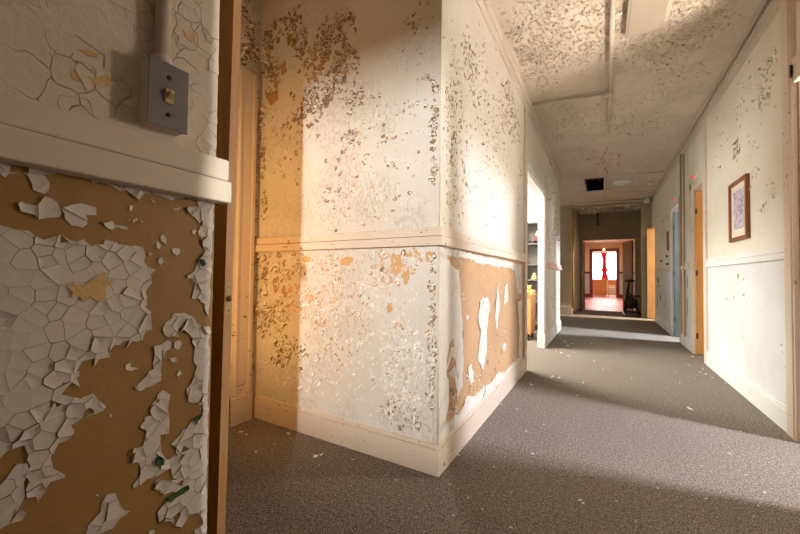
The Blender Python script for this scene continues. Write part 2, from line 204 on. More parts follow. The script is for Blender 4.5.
WHITE = (.74, .71, .66, 1)
M = {}
def relief(m, lo=.50, strength=.7, scale=34, stretch=None):
    n = noise_n(m, 1.0, 4, .62, stretch=(scale, scale, scale*.72)); msk = noise_n(m, 2.2, 4, .6)
    r = ramp(m, n.outputs[0], [(.50, G(0)), (.53, G(.7)), (.62, G(1))])
    k = ramp(m, msk.outputs[0], [(lo, G(0)), (lo+.10, G(1))])
    x = mix(m, k.outputs[0], (.35, .35, .35, 1), r.outputs[0])
    old = bs(m).inputs['Normal'].links[0].from_socket
    lk(m, bump(m, x, strength, .007, old), bs(m).inputs['Normal'])
M['paint'] = paint('cream_paint', WHITE, fleck=(.33, .27, .2, 1))
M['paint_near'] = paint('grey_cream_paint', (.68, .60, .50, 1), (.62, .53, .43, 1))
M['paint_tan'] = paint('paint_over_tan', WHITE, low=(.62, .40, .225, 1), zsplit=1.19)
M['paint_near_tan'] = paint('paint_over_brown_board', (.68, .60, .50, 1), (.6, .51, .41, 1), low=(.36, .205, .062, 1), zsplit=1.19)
def cracked(m, scale=24):
    v = nd(m, 'ShaderNodeTexVoronoi', feature='DISTANCE_TO_EDGE'); v.inputs['Scale'].default_value = scale; v.inputs['Randomness'].default_value = 1
    tc = nd(m, 'ShaderNodeTexCoord'); wn = noise_n(m, 9, 3); ad = nd(m, 'ShaderNodeMix', data_type='VECTOR'); ad.inputs[0].default_value = .06
    lk(m, tc.outputs['Object'], ad.inputs[4]); lk(m, wn.outputs[1], ad.inputs[5]); lk(m, ad.outputs[1], v.inputs['Vector'])
    msk = noise_n(m, 7, 3); mk = ramp(m, msk.outputs[0], [(.46, G(0)), (.6, G(1))])
    cr = ramp(m, v.outputs[0], [(0, G(0)), (.035, G(1))])
    x = mix(m, mk.outputs[0], (1, 1, 1, 1), cr.outputs[0])
    old = bs(m).inputs['Normal'].links[0].from_socket
    lk(m, bump(m, x, .8, .004, old), bs(m).inputs['Normal'])
    oc = bs(m).inputs['Base Color'].links[0].from_socket
    dk = nd(m, 'ShaderNodeMix', data_type='RGBA', blend_type='MULTIPLY'); dk.inputs[0].default_value = .28
    lk(m, oc, dk.inputs[6]); lk(m, x, dk.inputs[7]); lk(m, dk.outputs[2], bs(m).inputs['Base Color'])
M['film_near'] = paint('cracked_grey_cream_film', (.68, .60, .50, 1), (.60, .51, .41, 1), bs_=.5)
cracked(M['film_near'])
M['paint_right'] = paint('cream_and_pale_blue_paint', (.80, .765, .69, 1), low=(.74, .77, .79, 1), zsplit=1.19, fleck=(.5, .42, .34, 1))
def trim_mat(name, c, c2, amt=.582):
    m = paint(name, c, c2, rough=.45, bs_=.14)
    n1 = noise_n(m, 1.0, 5, .7, stretch=(16, 16, 46)); n2 = noise_n(m, 2.3, 3)
    x = nd(m, 'ShaderNodeMath', operation='MULTIPLY_ADD'); lk(m, n2.outputs[0], x.inputs[0]); x.inputs[1].default_value = .35; lk(m, n1.outputs[0], x.inputs[2])
    f = ramp(m, x.outputs[0], [(amt+.255, G(0)), (amt+.275, G(1))])
    old = bs(m).inputs['Base Color'].links[0].from_socket
    lk(m, mix(m, f.outputs[0], old, (.14, .075, .035, 1)), bs(m).inputs['Base Color'])
    return m
M['trim'] = trim_mat('chipped_trim_paint', (.74, .65, .55, 1), (.68, .57, .46, 1))
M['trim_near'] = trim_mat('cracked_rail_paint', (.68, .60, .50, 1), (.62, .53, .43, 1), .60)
M['trim_white'] = paint('white_trim_paint', (.82, .82, .80, 1), (.78, .78, .75, 1), rough=.45, bs_=.1)
M['chip_white'] = paint('white_paint_film', (.68, .62, .56, 1), (.60, .54, .48, 1), rough=.6, bs_=.18)
M['chip_back'] = mat('paint_film_back', (.52, .44, .33, 1), .8)
M['flake'] = paint('flake_paint', (.80, .765, .70, 1), (.75, .70, .62, 1), rough=.6, bs_=.1)
M['housing'] = paint('beige_housing_paint', (.42, .36, .29, 1), (.38, .32, .25, 1))
M['star'] = paint('pale_ochre_layer', (.66, .45, .19, 1), (.58, .37, .14, 1), bs_=.6)
M['dull_pink'] = paint('dull_pink_paint', (.42, .24, .2, 1), (.36, .2, .17, 1))
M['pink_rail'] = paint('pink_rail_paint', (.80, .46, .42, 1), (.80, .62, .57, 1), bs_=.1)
M['ochre'] = paint('ochre_undercoat', (.50, .31, .12, 1), (.38, .23, .09, 1), rough=.75)
M['green'] = paint('green_brown_undercoat', (.27, .215, .065, 1), (.40, .27, .09, 1), rough=.8)
M['dark'] = paint('dark_brown_undercoat', (.27, .185, .11, 1), (.36, .25, .15, 1), rough=.85)
M['tan'] = paint('tan_undercoat', (.66, .41, .19, 1), (.6, .36, .16, 1), rough=.7)
M['leaf_green'] = mat('green_undercoat', lin((62, 92, 48)), .8)
M['ceiling'] = paint('ceiling_paint', (.70, .63, .54, 1), (.63, .55, .46, 1), bs_=.4)
M['ceil_flake'] = paint('ceiling_flake_paint', (.74, .67, .57, 1), (.66, .58, .47, 1), bs_=.1)
M['ceil_bare'] = paint('ceiling_bare_patch', (.50, .42, .32, 1), (.40, .32, .23, 1))
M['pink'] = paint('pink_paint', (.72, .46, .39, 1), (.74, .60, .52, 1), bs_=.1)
M['olive'] = paint('olive_grey_paint', (.40, .335, .23, 1), (.34, .28, .19, 1))
M['door_dark'] = wood('dark_stained_wood', (.34, .17, .045, 1), (.24, .11, .025, 1))
M['door_orange'] = wood('orange_wood', (.62, .30, .085, 1), (.48, .21, .055, 1))
M['door_edge'] = wood('pale_orange_wood', (.66, .39, .18, 1), (.52, .28, .11, 1))
M['door_brown'] = wood('brown_painted_door', (.29, .20, .11, 1), (.22, .15, .085, 1))
M['door_blue'] = paint('blue_door_paint', (.135, .175, .185, 1), (.11, .145, .155, 1), bs_=.1)
M['metal'] = mat('grey_metal_plate', lin((122, 117, 117)), .5, .3)
M['metal_dark'] = mat('dark_metal', lin((62, 55, 52)), .5, .7)
M['hinge'] = mat('tarnished_hinge_metal', lin((92, 62, 40)), .5, .5)
M['brass'] = mat('worn_brass', lin((176, 140, 84)), .35, .9)
M['ivory'] = mat('ivory_plastic', lin((196, 168, 118)), .45)
M['black'] = mat('black_plastic', (.012, .011, .010, 1), .5)
M['void'] = mat('dark_opening', (.004, .0035, .003, 1), 1.0, spec=0)
M['frame_wood'] = wood('picture_frame_wood', (.34, .13, .045, 1), (.24, .085, .03, 1), .35)
M['mat_board'] = mat('cream_mat_board', (.80, .70, .58, 1), .8)
M['red_frame'] = paint('dark_red_paint', (.20, .022, .022, 1), (.16, .018, .018, 1), rough=.4, bs_=.1)
M['far_wall'] = paint('far_cream_paint', (.78, .64, .44, 1), low=(.48, .54, .47, 1), zsplit=1.25)
M['curtain'] = mat('red_curtain_cloth', (.62, .02, .06, 1), .8)
M['desk'] = wood('honey_wood', (.66, .30, .08, 1), (.54, .22, .05, 1), stretch=(2, 2, 20))
M['cart'] = wood('tan_wood', (.60, .29, .12, 1), (.52, .24, .09, 1))
M['shelf'] = mat('grey_shelf_metal', (.23, .21, .18, 1), .55, .2)
M['white'] = mat('white_plastic', (.8, .8, .78, 1), .45)
M['yellow'] = mat('yellow_plush', (.75, .5, .13, 1), .95)
M['skin'] = mat('pink_vinyl', (.75, .42, .34, 1), .5)
M['redcloth'] = mat('red_cloth', (.55, .05, .06, 1), .9)
M['card'] = mat('cardboard', (.6, .42, .27, 1), .9)
M['lime'] = mat('lime_plastic', (.62, .68, .22, 1), .5)

def carpet_mat():
    m = mat('brown_grey_carpet', (.1, .08, .07, 1), .97, spec=.1)
    n1 = noise_n(m, 170, 3, .75); n2 = noise_n(m, 60, 4, .7); n3 = noise_n(m, 1.1, 4)
    a = ramp(m, n1.outputs[0], [(.34, (.055, .045, .038, 1)), (.5, (.215, .185, .157, 1)), (.66, (.56, .50, .44, 1))])
    b = ramp(m, n2.outputs[0], [(.3, G(.55)), (.7, G(1.35))])
    x = nd(m, 'ShaderNodeMix', data_type='RGBA', blend_type='MULTIPLY'); x.inputs[0].default_value = 1
    lk(m, a.outputs[0], x.inputs[6]); lk(m, b.outputs[0], x.inputs[7])
    # worn, slightly redder pile towards the far doors
    tc = nd(m, 'ShaderNodeTexCoord'); sx = nd(m, 'ShaderNodeSeparateXYZ'); lk(m, tc.outputs['Object'], sx.inputs[0])
    col = mix(m, ramp(m, n3.outputs[0], [(.4, G(0)), (.75, G(.25))]).outputs[0], x.outputs[2], (.16, .13, .105, 1))
    lk(m, col, bs(m).inputs['Base Color'])
    lk(m, bump(m, n2.outputs[0], .8, .006, bump(m, n1.outputs[0], .7, .004)), bs(m).inputs['Normal'])
    return m
M['carpet'] = carpet_mat()
M['carpet_red'] = paint('dark_red_brown_carpet', (.10, .045, .035, 1), (.07, .03, .024, 1), rough=.95, bs_=.6)
def tile_mat():
    m = mat('pink_red_vinyl_tile', (.6, .2, .2, 1), .42)
    tc = nd(m, 'ShaderNodeTexCoord'); br = nd(m, 'ShaderNodeTexBrick')
    br.offset = 0; br.inputs['Color1'].default_value = (.62, .30, .30, 1); br.inputs['Color2'].default_value = (.42, .09, .10, 1)
    br.inputs['Mortar'].default_value = (.25, .06, .06, 1); br.inputs['Scale'].default_value = 1
    br.inputs['Mortar Size'].default_value = .006; br.inputs['Brick Width'].default_value = .6; br.inputs['Row Height'].default_value = .6
    lk(m, tc.outputs['Object'], br.inputs['Vector']); lk(m, br.outputs[0], bs(m).inputs['Base Color'])
    return m
M['tile'] = tile_mat()
relief(M['paint'], .47); relief(M['paint_tan'], .52, .6); relief(M['paint_right'], .55, .4); relief(M['ceiling'], .45, .9, 26)
def print_mat():
    """picture print: mauve and white blotches"""
    m = mat('mauve_print', (.4, .35, .5, 1), .6)
    n = noise_n(m, 26, 5, .7)
    r = ramp(m, n.outputs[0], [(.30, lin((86, 80, 112))), (.43, lin((160, 152, 176))), (.54, lin((212, 206, 212))), (.70, lin((180, 128, 160)))])
    lk(m, r.outputs[0], bs(m).inputs['Base Color'])
    return m
M['print'] = print_mat()
def emit(name, c, s):
    m = bpy.data.materials.new(name); m.use_nodes = True
    b = m.node_tree.nodes['Principled BSDF']; b.inputs['Base Color'].default_value = c
    b.inputs['Emission Color'].default_value = c; b.inputs['Emission Strength'].default_value = s
    return m
M['sky_pane'] = emit('bright_daylight_pane', (1, .97, .97, 1), 5.0)
M['red_lamp'] = emit('red_lamp_glow', (1, .05, .05, 1), .6)
M['glow'] = emit('warm_lamp_glow', (1, .8, .55, 1), 6)

# ---------------------------------------------------------------- the shell
H = 2.98
XL, XR = -.73, 1.055
def S(mb, name, m, label, cat, parent=None):
    return tag(mb.build(name, m, parent), label, cat, kind='structure')

f = MB(); f.box((-4.5, -6, -.06), (9, 12.35, 0))
S(f, 'floor', M['carpet'], 'brown grey carpet running the whole corridor', 'floor')
f = MB(); f.box((-.76, 10.76, 0), (XR, 12.36, .003))
S(f, 'floor_vestibule', M['carpet_red'], 'dark red brown carpet of the small vestibule before the far doors', 'floor')
f = MB(); f.box((-2.6, 12.35, -.06), (2.6, 26, .002))
S(f, 'floor_far', M['tile'], 'shiny pink and red tiled floor of the hall beyond the far doors', 'floor')
c = MB(); c.box((-4.5, -6, H), (9, 12.45, H + .06))
CEIL = S(c, 'ceiling', M['ceiling'], 'peeling cream ceiling over the corridor', 'ceiling')
c = MB(); c.box((-2.6, 12.45, 2.72), (2.6, 26, 2.78))
S(c, 'ceiling_far', M['far_wall'], 'cream ceiling of the hall beyond the far doors', 'ceiling')

w = MB(); w.box((-.85, -2.4, 0), (XL, .4545, H)); w.box((-2.25, .34, 0), (-.85, .4545, H))
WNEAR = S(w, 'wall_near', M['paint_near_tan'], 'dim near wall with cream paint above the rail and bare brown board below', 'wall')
w = MB(); w.box((-2.25, 1.652, 0), (XL, 1.772, H))
WFRONT = S(w, 'wall_front', M['paint'], 'sunlit white wall facing the viewer with curling paint', 'wall')
w = MB(); w.box((-.85, 1.772, 0), (XL, 3.97, H))
WLEFT = S(w, 'wall_left', M['paint_tan'], 'left corridor wall with bare tan board below the rail', 'wall')
w = MB()
w.box((-.80, 5.36, 0), (XL, 7.5, H)); w.box((-.80, 3.97, 2.18), (XL, 5.36, H))
WLEFT2 = S(w, 'wall_left_far', M['paint'], 'left corridor wall beyond the open bright doorway', 'wall')
w = MB(); w.box((-2.25, 1.44, 0), (-2.13, 1.652, H)); w.box((-2.25, .46, 2.27), (-2.13, 1.44, H))
WALC = S(w, 'wall_alcove', M['paint'], 'narrow wall at the end of the side alcove with dark peeling top', 'wall')
w = MB(); w.box((-4.5, -6, 0), (-4.4, 12.4, H)); 
S(w, 'wall_west', M['paint'], 'plain outer wall behind the left rooms', 'wall')
# right wall with its doorways
w = MB()
for y0, y1, z0 in ((-1.2, 2.28, 0), (2.28, 3.13, 2.24), (3.13, 5.47, 0), (5.47, 6.06, 2.2), (6.06, 7.02, 0), (7.02, 7.72, 2.2), (7.72, 10.2, 0), (10.2, 10.75, 2.26), (10.75, 12.45, 0)):
    w.box((XR, y0, z0), (1.19, y1, H))
WRIGHT = S(w, 'wall_right', M['paint_right'], 'right corridor wall, cream above the rail and pale blue below', 'wall')
# end vestibule
w = MB(); w.box((-4.4, 10.6, 0), (-.76, 10.72, H)); w.slab((-.76, 10.72), (-.62, 12.3), .10, 0, H)
S(w, 'wall_far_left', M['olive'], 'olive pier and side wall left of the far doors', 'wall')
w = MB()
w.box((-2.6, 12.3, 0), (-.56, 12.45, H)); w.box((.80, 12.3, 0), (1.06, 12.45, H)); w.box((-.56, 12.3, 2.16), (.80, 12.45, H))
w.box((1.06, 12.3, 0), (2.6, 12.45, H))
WEND = S(w, 'wall_end', M['olive'], 'olive end wall around the far double doors', 'wall')
w = MB(); w.box((.84, 10.76, 0), (XR, 10.9, H)); w.box((-.76, 10.45, 2.88), (XR, 10.6, H))
S(w, 'wall_arch', M['olive'], 'shallow pier and beam framing the far vestibule', 'wall')
# left room
w = MB(); w.box((-4.4, 7.42, 0), (-.85, 7.5, H)); w.box((-4.4, 3.85, 0), (-.85, 3.95, H))
S(w, 'wall_room_left', M['trim_white'], 'bright white back wall of the left room', 'wall')
# rooms on the right
w = MB()
for y in (3.95, 6.5, 8.6, 12.3): w.box((1.19, y, 0), (9, y + .1, H))
w.box((8.9, -6, 0), (9, 12.4, H)); 
S(w, 'wall_room_right', M['paint'], 'plain partitions of the rooms on the right', 'wall')
w = MB(); w.box((-4.5, -6, 0), (9, -5.9, H)); w.box((1.19, -1.3, 0), (9, -1.2, H)); w.box((.62, -1.3, 1.885), (1.19, -1.2, H)); w.box((.62, -1.3, 0), (1.19, -1.2, .99)); w.box((-.85, -1.3, 0), (.62, -1.2, H))  # unseen jamb, header and sill added to trim the lobby light patch
S(w, 'wall_south', M['paint'], 'plain lobby walls behind the viewer with an added hatch shaping the light', 'wall')
# far hall
w = MB(); w.box((-1.75, 12.45, 0), (-1.65, 26, 2.78)); w.box((2.0, 12.45, 0), (2.1, 26, 2.78))
w.box((-1.65, 20.8, 0), (-.5, 20.9, 2.78)); w.box((.58, 20.8, 0), (2.0, 20.9, 2.78)); w.box((-.5, 20.8, 2.38), (.58, 20.9, 2.78))
S(w, 'wall_hall', M['far_wall'], 'cream and teal walls of the hall beyond the far doors', 'wall')
w = MB(); w.box((-1.65, 24.5, 0), (2, 24.6, .9)); w.box((-1.65, 24.5, 2.5), (2, 24.6, 2.78)); 
S(w, 'wall_back', M['far_wall'], 'wall below the bright window at the far end', 'wall')

# ---------------------------------------------------------------- trim
def base_x(mb, x, y0, y1, sgn, h=.15, t=.02):
    mb.box((x, y0, 0), (x + sgn*t, y1, h - .022), bevel=.002)
    mb.box((x, y0, h - .022), (x + sgn*t*.6, y1, h), bevel=.004)
def rail_x(mb, x, y0, y1, sgn, z=1.156, a=.034, c=.024):
    mb.box((x, y0, z), (x + sgn*a, y1, z + .046), bevel=.003)
    mb.box((x, y0, z + .049), (x + sgn*c, y1, z + .095), bevel=.004)
t = MB(); base_x(t, XL, 1.652, 3.86, 1)
S(t, 'baseboard_left', M['trim'], 'cream baseboard along the left corridor wall', 'baseboard')
t = MB(); t.box((-2.13, 1.652, 0), (-.71, 1.632, .128), bevel=.002); t.box((-2.13, 1.652, .128), (-.718, 1.64, .15), bevel=.004)
S(t, 'baseboard_front', M['trim'], 'chipped cream baseboard under the sunlit white wall', 'baseboard')
t = MB(); base_x(t, XL, 5.45, 7.5, 1, .17)
S(t, 'baseboard_left_far', M['trim_white'], 'white baseboard beyond the bright doorway', 'baseboard')
t = MB(); base_x(t, XR, 3.27, 5.34, -1, .16); base_x(t, XR, 6.2, 6.9, -1, .16); base_x(t, XR, 7.84, 10.1, -1, .16)
S(t, 'baseboard_right', M['trim_white'], 'white baseboard along the right corridor wall', 'baseboard')
t = MB(); rail_x(t, XL, -2.3, .472, 1, 1.152)
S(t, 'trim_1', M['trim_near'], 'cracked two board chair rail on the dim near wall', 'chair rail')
t = MB(); rail_x(t, XL, 1.652, 3.86, 1)
S(t, 'trim_2', M['trim'], 'chair rail on the left wall above bare tan board', 'chair rail')
t = MB(); t.box((-2.13, 1.652, 1.156), (-.696, 1.618, 1.202), bevel=.003); t.box((-2.13, 1.652, 1.205), (-.706, 1.628, 1.251), bevel=.004)
S(t, 'trim_3', M['trim'], 'chair rail across the sunlit white wall', 'chair rail')
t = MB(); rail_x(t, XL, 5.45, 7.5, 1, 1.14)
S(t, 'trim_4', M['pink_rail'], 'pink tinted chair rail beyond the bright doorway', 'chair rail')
t = MB(); rail_x(t, XR, 3.262, 5.34, -1, 1.138, .020, .012); 
S(t, 'trim_5', M['trim_white'], 'white chair rail below the framed picture', 'chair rail')
t = MB(); rail_x(t, XR, 7.84, 10.1, -1, 1.138, .018, .012); rail_x(t, XR, 6.2, 6.9, -1, 1.138, .018, .012)
S(t, 'trim_6', M['trim'], 'chair rail between the far doors on the right', 'chair rail')
# corner bead of the projecting wall
t = MB(); t.tube([(-.727, 1.655, .15), (-.727, 1.655, 1.156)], .0045, n=8); t.tube([(-.727, 1.655, 1.25), (-.727, 1.655, H)], .0045, n=8)
S(t, 'trim_7', M['trim'], 'thin painted corner bead where the sunlit wall turns', 'corner bead')
# cornice strips
t = MB(); t.box((XL, 1.652, 2.83), (XL+.016, 7.5, 2.905), bevel=.003); t.box((XL, 1.652, 2.91), (XL+.035, 7.5, H), bevel=.006)
S(t, 'trim_8', M['ceiling'], 'cornice strip along the top of the left wall', 'cornice')
t = MB(); t.box((XR, 3.0, 2.865), (XR-.016, 10.45, 2.95), bevel=.003); t.box((XR, 3.0, 2.95), (XR-.03, 10.45, H), bevel=.006); t.tube([(XR-.06, 3.0, 2.965), (XR-.06, 10.45, 2.965)], .014, n=8)
S(t, 'trim_9', M['ceiling'], 'cornice strip and bead along the top of the right wall', 'cornice')
# casings
t = MB(); t.box((XL, 3.86, 0), (XL+.022, 3.97, 2.82), bevel=.003)
S(t, 'trim_10', M['trim'], 'full height cream post at the near side of the bright doorway', 'door trim')
t = MB(); t.box((XL, 5.36, .17), (XL+.02, 5.45, 2.18), bevel=.003); t.box((XL, 5.355, 0), (XL+.026, 5.455, .17), bevel=.003)
t.box((XL, 3.97, 2.18), (XL+.02, 5.45, 2.26), bevel=.003)
t.box((-.81, 5.335, 0), (XL+.004, 5.362, 2.18), bevel=.002); t.box((-.815, 5.325, 0), (XL+.018, 5.36, .2), bevel=.003); t.box((-.81, 3.97, 2.165), (XL+.004, 5.36, 2.19), bevel=.002)
S(t, 'trim_11', M['trim_white'], 'white door casing of the bright doorway on the left', 'door trim')
t = MB(); t.box((-2.13, 1.45, 0), (-2.108, 1.609, 2.4), bevel=.003); t.box((-2.13, 1.47, .15), (-2.10, 1.49, 2.38), bevel=.002); t.box((-2.13, 1.575, .15), (-2.10, 1.6, 2.38), bevel=.002); t.box((-2.13, 1.45, 0), (-2.096, 1.612, .18), bevel=.003)
t.box((-2.13, .4, 2.27), (-2.108, 1.45, 2.40), bevel=.003)
S(t, 'trim_12', M['trim'], 'fluted cream door casing at the end of the alcove', 'door trim')
t = MB(); t.box((XR, 3.13, 0), (XR-.026, 3.262, 2.86), bevel=.003); t.box((XR-.034, 3.145, 0), (XR, 3.16, 2.86), bevel=.003)
t.box((XR, 2.15, 0), (XR-.02, 2.28, 2.4), bevel=.003); t.box((XR, 2.15, 2.24), (XR-.02, 3.2, 2.4), bevel=.003)
S(t, 'trim_13', M['trim'], 'tall beige door casing at the right edge of the view', 'door trim')
t = MB(); t.box((XR+.001, 3.105, 0), (1.19, 3.1305, 2.24), bevel=.002)
S(t, 'trim_23', M['dull_pink'], 'dull pink door jamb at the right edge of the view', 'door trim')
t = MB()
t.box((XR, 5.34, 0), (XR-.02, 5.46, 2.86), bevel=.003); t.box((XR, 6.07, 0), (XR-.02, 6.19, 2.30), bevel=.003); t.box((XR, 5.46, 2.2), (XR-.02, 6.19, 2.31), bevel=.003)
t.box((XR-.008, 6.045, 0), (1.2, 6.07, 2.2), bevel=.002); t.box((XR-.012, 5.46, 2.18), (1.2, 6.06, 2.21), bevel=.002)
S(t, 'trim_14', M['trim'], 'cream casing around the doorway with the orange door', 'door trim')
t = MB(); t.box((XR, 6.90, 0), (XR-.02, 7.02, 2.30), bevel=.003); t.box((XR, 7.01, 0), (1.19, 7.03, 2.2))
S(t, 'trim_15', M['door_edge'], 'bare orange timber at the near side of the blue doorway', 'door trim')
t = MB(); t.box((XR, 7.73, 0), (XR-.025, 7.84, 2.27), bevel=.003); t.box((XR, 7.02, 2.2), (XR-.02, 7.84, 2.30), bevel=.003)
S(t, 'trim_16', M['trim_white'], 'white casing at the far side of the blue doorway', 'door trim')
t = MB(); t.box((XR-.02, 6.62, 0), (XR, 6.66, H-.1), bevel=.003); t.tube([(XR-.03, 6.74, 1.2), (XR-.03, 6.74, 2.9)], .013, n=8)
S(t, 'trim_17', M['olive'], 'thin dark vertical strip between the two right doorways', 'trim')
t = MB(); t.tube([(XL+.02, 10.43, .2), (XL+.02, 10.43, 2.8)], .035, n=10)
S(t, 'trim_18', M['ochre'], 'yellowed edge post of the far left pier', 'trim')
t = MB(); t.box((XL-.28, 10.45, 0), (XL, 10.6, .22), bevel=.004)
S(t, 'baseboard_far', M['trim'], 'cream baseboard of the far left pier', 'baseboard')
t = MB(); t.box((-.62, 12.28, 2.80), (.95, 12.3, 2.86), bevel=.003); t.box((-.58, 12.27, 2.16), (.82, 12.3, 2.22), bevel=.004)
S(t, 'trim_19', M['olive'], 'horizontal strips on the end wall above the far doors', 'trim')
t = MB(); t.box((-1.65, 20.77, 1.22), (-.6, 20.8, 1.32)); t.box((.68, 20.77, 1.22), (2, 20.8, 1.32)); t.box((-1.65, 20.77, 0), (-.6, 20.8, .18)); t.box((.68, 20.77, 0), (2, 20.8, .18))
S(t, 'trim_20', M['red_frame'], 'dark red rail and baseboard in the far hall', 'chair rail')
t = MB(); t.box((-.62, 20.75, 0), (-.48, 20.92, 2.38), bevel=.005); t.box((.56, 20.75, 0), (.70, 20.92, 2.38), bevel=.005); t.box((-.62, 20.75, 2.36), (.70, 20.92, 2.5), bevel=.005)
S(t, 'trim_21', M['red_frame'], 'dark red door frame at the end of the far hall', 'door trim')

# ---------------------------------------------------------------- doors
dn = thing('door_1', (-1.81, .474, 0), 'brown wooden door standing open, seen edge on beside the near wall', 'door', kind='structure')
P0, P1 = Vector((-1.81, .474)), Vector((-1.02, .683))
b = MB(); b.slab(P0, P1, .035, .012, 2.24)
for f in b.bm.faces:
    c_ = f.calc_center_median()
    if (Vector((c_.x, c_.y)) - P0).dot((P1-P0).normalized()) > (P1-P0).length - .01: f.material_index = 1
b.build('leaf', [M['door_dark'], M['door_edge']], dn)
d = (P1-P0).normalized(); nn = Vector((d.y, -d.x)); q = P1 - d*.064
k = MB(); k.lathe((q.x, q.y, .935), (nn.x, nn.y, 0), [(.028, 0), (.028, .006), (.012, .010), (.011, .032), (.022, .040), (.028, .052), (.026, .064), (.014, .072), (0, .073)], 0)
tag(k.build('door_knob', M['brass'], dn), 'round brass knob')
q = P1 + Vector((-d.y, d.x))*.0175
e = d
k = MB()
def onedge(s, z, o=.0012): return (q.x + e.x*o + (-d.y)*s, q.y + e.y*o + d.x*s, z)
k.face([onedge(-.0125, .88), onedge(.0125, .88), onedge(.0125, .982), onedge(-.0125, .982)], 0)
for zz in (.893, .969): k.lathe(onedge(0, zz, .0012), (e.x, e.y, 0), [(.0045, 0), (.0045, .0012), (0, .0014)], 1, 10)
k.lathe(onedge(0, .931, .001), (e.x, e.y, 0), [(.010, 0), (.0095, .006), (.004, .011), (0, .012)], 1, 12)
tag(k.build('latch_plate', [M['ivory'], M['brass']], dn), 'small latch plate on the door edge')
dn.rotation_euler = (0, .0135, 0); dn.location.x -= .027

def leaf_y(name, label, y, x0, x1, z1, m, hinges=(), panel=False):
    """door leaf lying in an east-west plane at y"""
    dn = thing(name, (x0, y, 0), label, 'door', kind='structure')
    b = MB(); b.box((x0, y, .012), (x1, y + .042, z1), bevel=.002); b.build('leaf', m, dn)
    for z in hinges:
        hb = MB(); hb.tube([(x0 - .004, y - .004, z - .04), (x0 - .004, y - .004, z + .04)], .005, n=8); hb.box((x0 - .002, y - .002, z - .035), (x0 + .016, y + .001, z + .035))
        hb.build('hinge', M['hinge'], dn)
    return dn
leaf_y('door_2', 'orange wooden door swung open into the first room on the right', 6.0, 1.068, 1.64, 2.17, M['door_orange'], (.25, 1.08, 1.9))
leaf_y('door_3', 'blue grey door swung open in the second doorway on the right', 7.66, 1.065, 1.75, 2.17, M['door_blue'], (.3, 1.1, 1.9))
leaf_y('door_4', 'sunlit pale orange wooden door at the far end of the right wall', 10.66, .945, 1.60, 2.25, M['door_edge'], ())
# far double doors
def far_leaf(name, label, p0, p1, side):
    dn = thing(name, (p0[0], p0[1], 0), label, 'door', kind='structure')
    b = MB(); b.slab(p0, p1, .042*side, .012, 2.13, bevel=.003); b.build('leaf', M['door_brown'], dn)
    return dn
far_leaf('door_5', 'brown left leaf of the far double doors, folded back', (-.545, 12.48), (-.60, 13.3), -1)
dn = far_leaf('door_6', 'brown right leaf of the far double doors with a small window', (.775, 12.47), (.565, 13.1), 1)
p0, p1 = Vector((.775, 12.47)), Vector((.565, 13.1)); d = (p1-p0).normalized(); nn = Vector((d.y, -d.x))
if nn.y > 0: nn = -nn
def onleaf(s, z, o): v = p0 + d*s + nn*o; return (v.x, v.y, z)
g = MB(); 
for s0, s1, z0, z1 in ((.30, .33, 1.46, 1.90), (.52, .55, 1.46, 1.90), (.33, .52, 1.46, 1.50), (.33, .52, 1.86, 1.90)):
    v = [onleaf(s0, z0, .004), onleaf(s1, z0, .004), onleaf(s1, z1, .004), onleaf(s0, z1, .004)]
    u_ = [onleaf(s0, z0, -.002), onleaf(s1, z0, -.002), onleaf(s1, z1, -.002), onleaf(s0, z1, -.002)]
    g.face(v); g.face(u_[::-1])
    for i in range(4): g.face([v[i], v[(i+1)%4], u_[(i+1)%4], u_[i]])
g.build('window_frame', M['red_frame'], dn)
g = MB(); g.face([onleaf(.33, 1.50, .003), onleaf(.52, 1.50, .003), onleaf(.52, 1.86, .003), onleaf(.33, 1.86, .003)])
tag(g.build('window_pane', M['mat_board'], dn), 'small pale window pane')
# hinge on the right-hand casing
hb = MB(); hb.box((XR-.026, 3.120, 2.285), (XR-.006, 3.140, 2.335), bevel=.002); hb.tube([(XR-.028, 3.114, 2.275), (XR-.028, 3.114, 2.345)], .007, n=10); hb.lathe((XR-.028, 3.114, 2.345), (0,0,1), [(.009, 0), (.008, .008), (0, .012)]); 
S(hb, 'trim_22', M['metal_dark'], 'dark metal hinge on the beige casing at the right edge', 'hinge')

# ---------------------------------------------------------------- window at the far end
wn = thing('window_1', (.1, 24.5, .9), 'blown out bright window at the very end of the building', 'window', kind='structure')
g = MB(); g.box((-1.65, 24.52, .9), (2, 24.55, 2.5)); g.build('pane', M['sky_pane'], wn)
g = MB()
for x in (-1.6, .13, 1.95): g.box((x-.03, 24.46, .9), (x+.03, 24.52, 2.5))
g.box((-1.65, 24.44, .86), (2, 24.52, .92)); g.build('window_frame', M['trim_white'], wn)

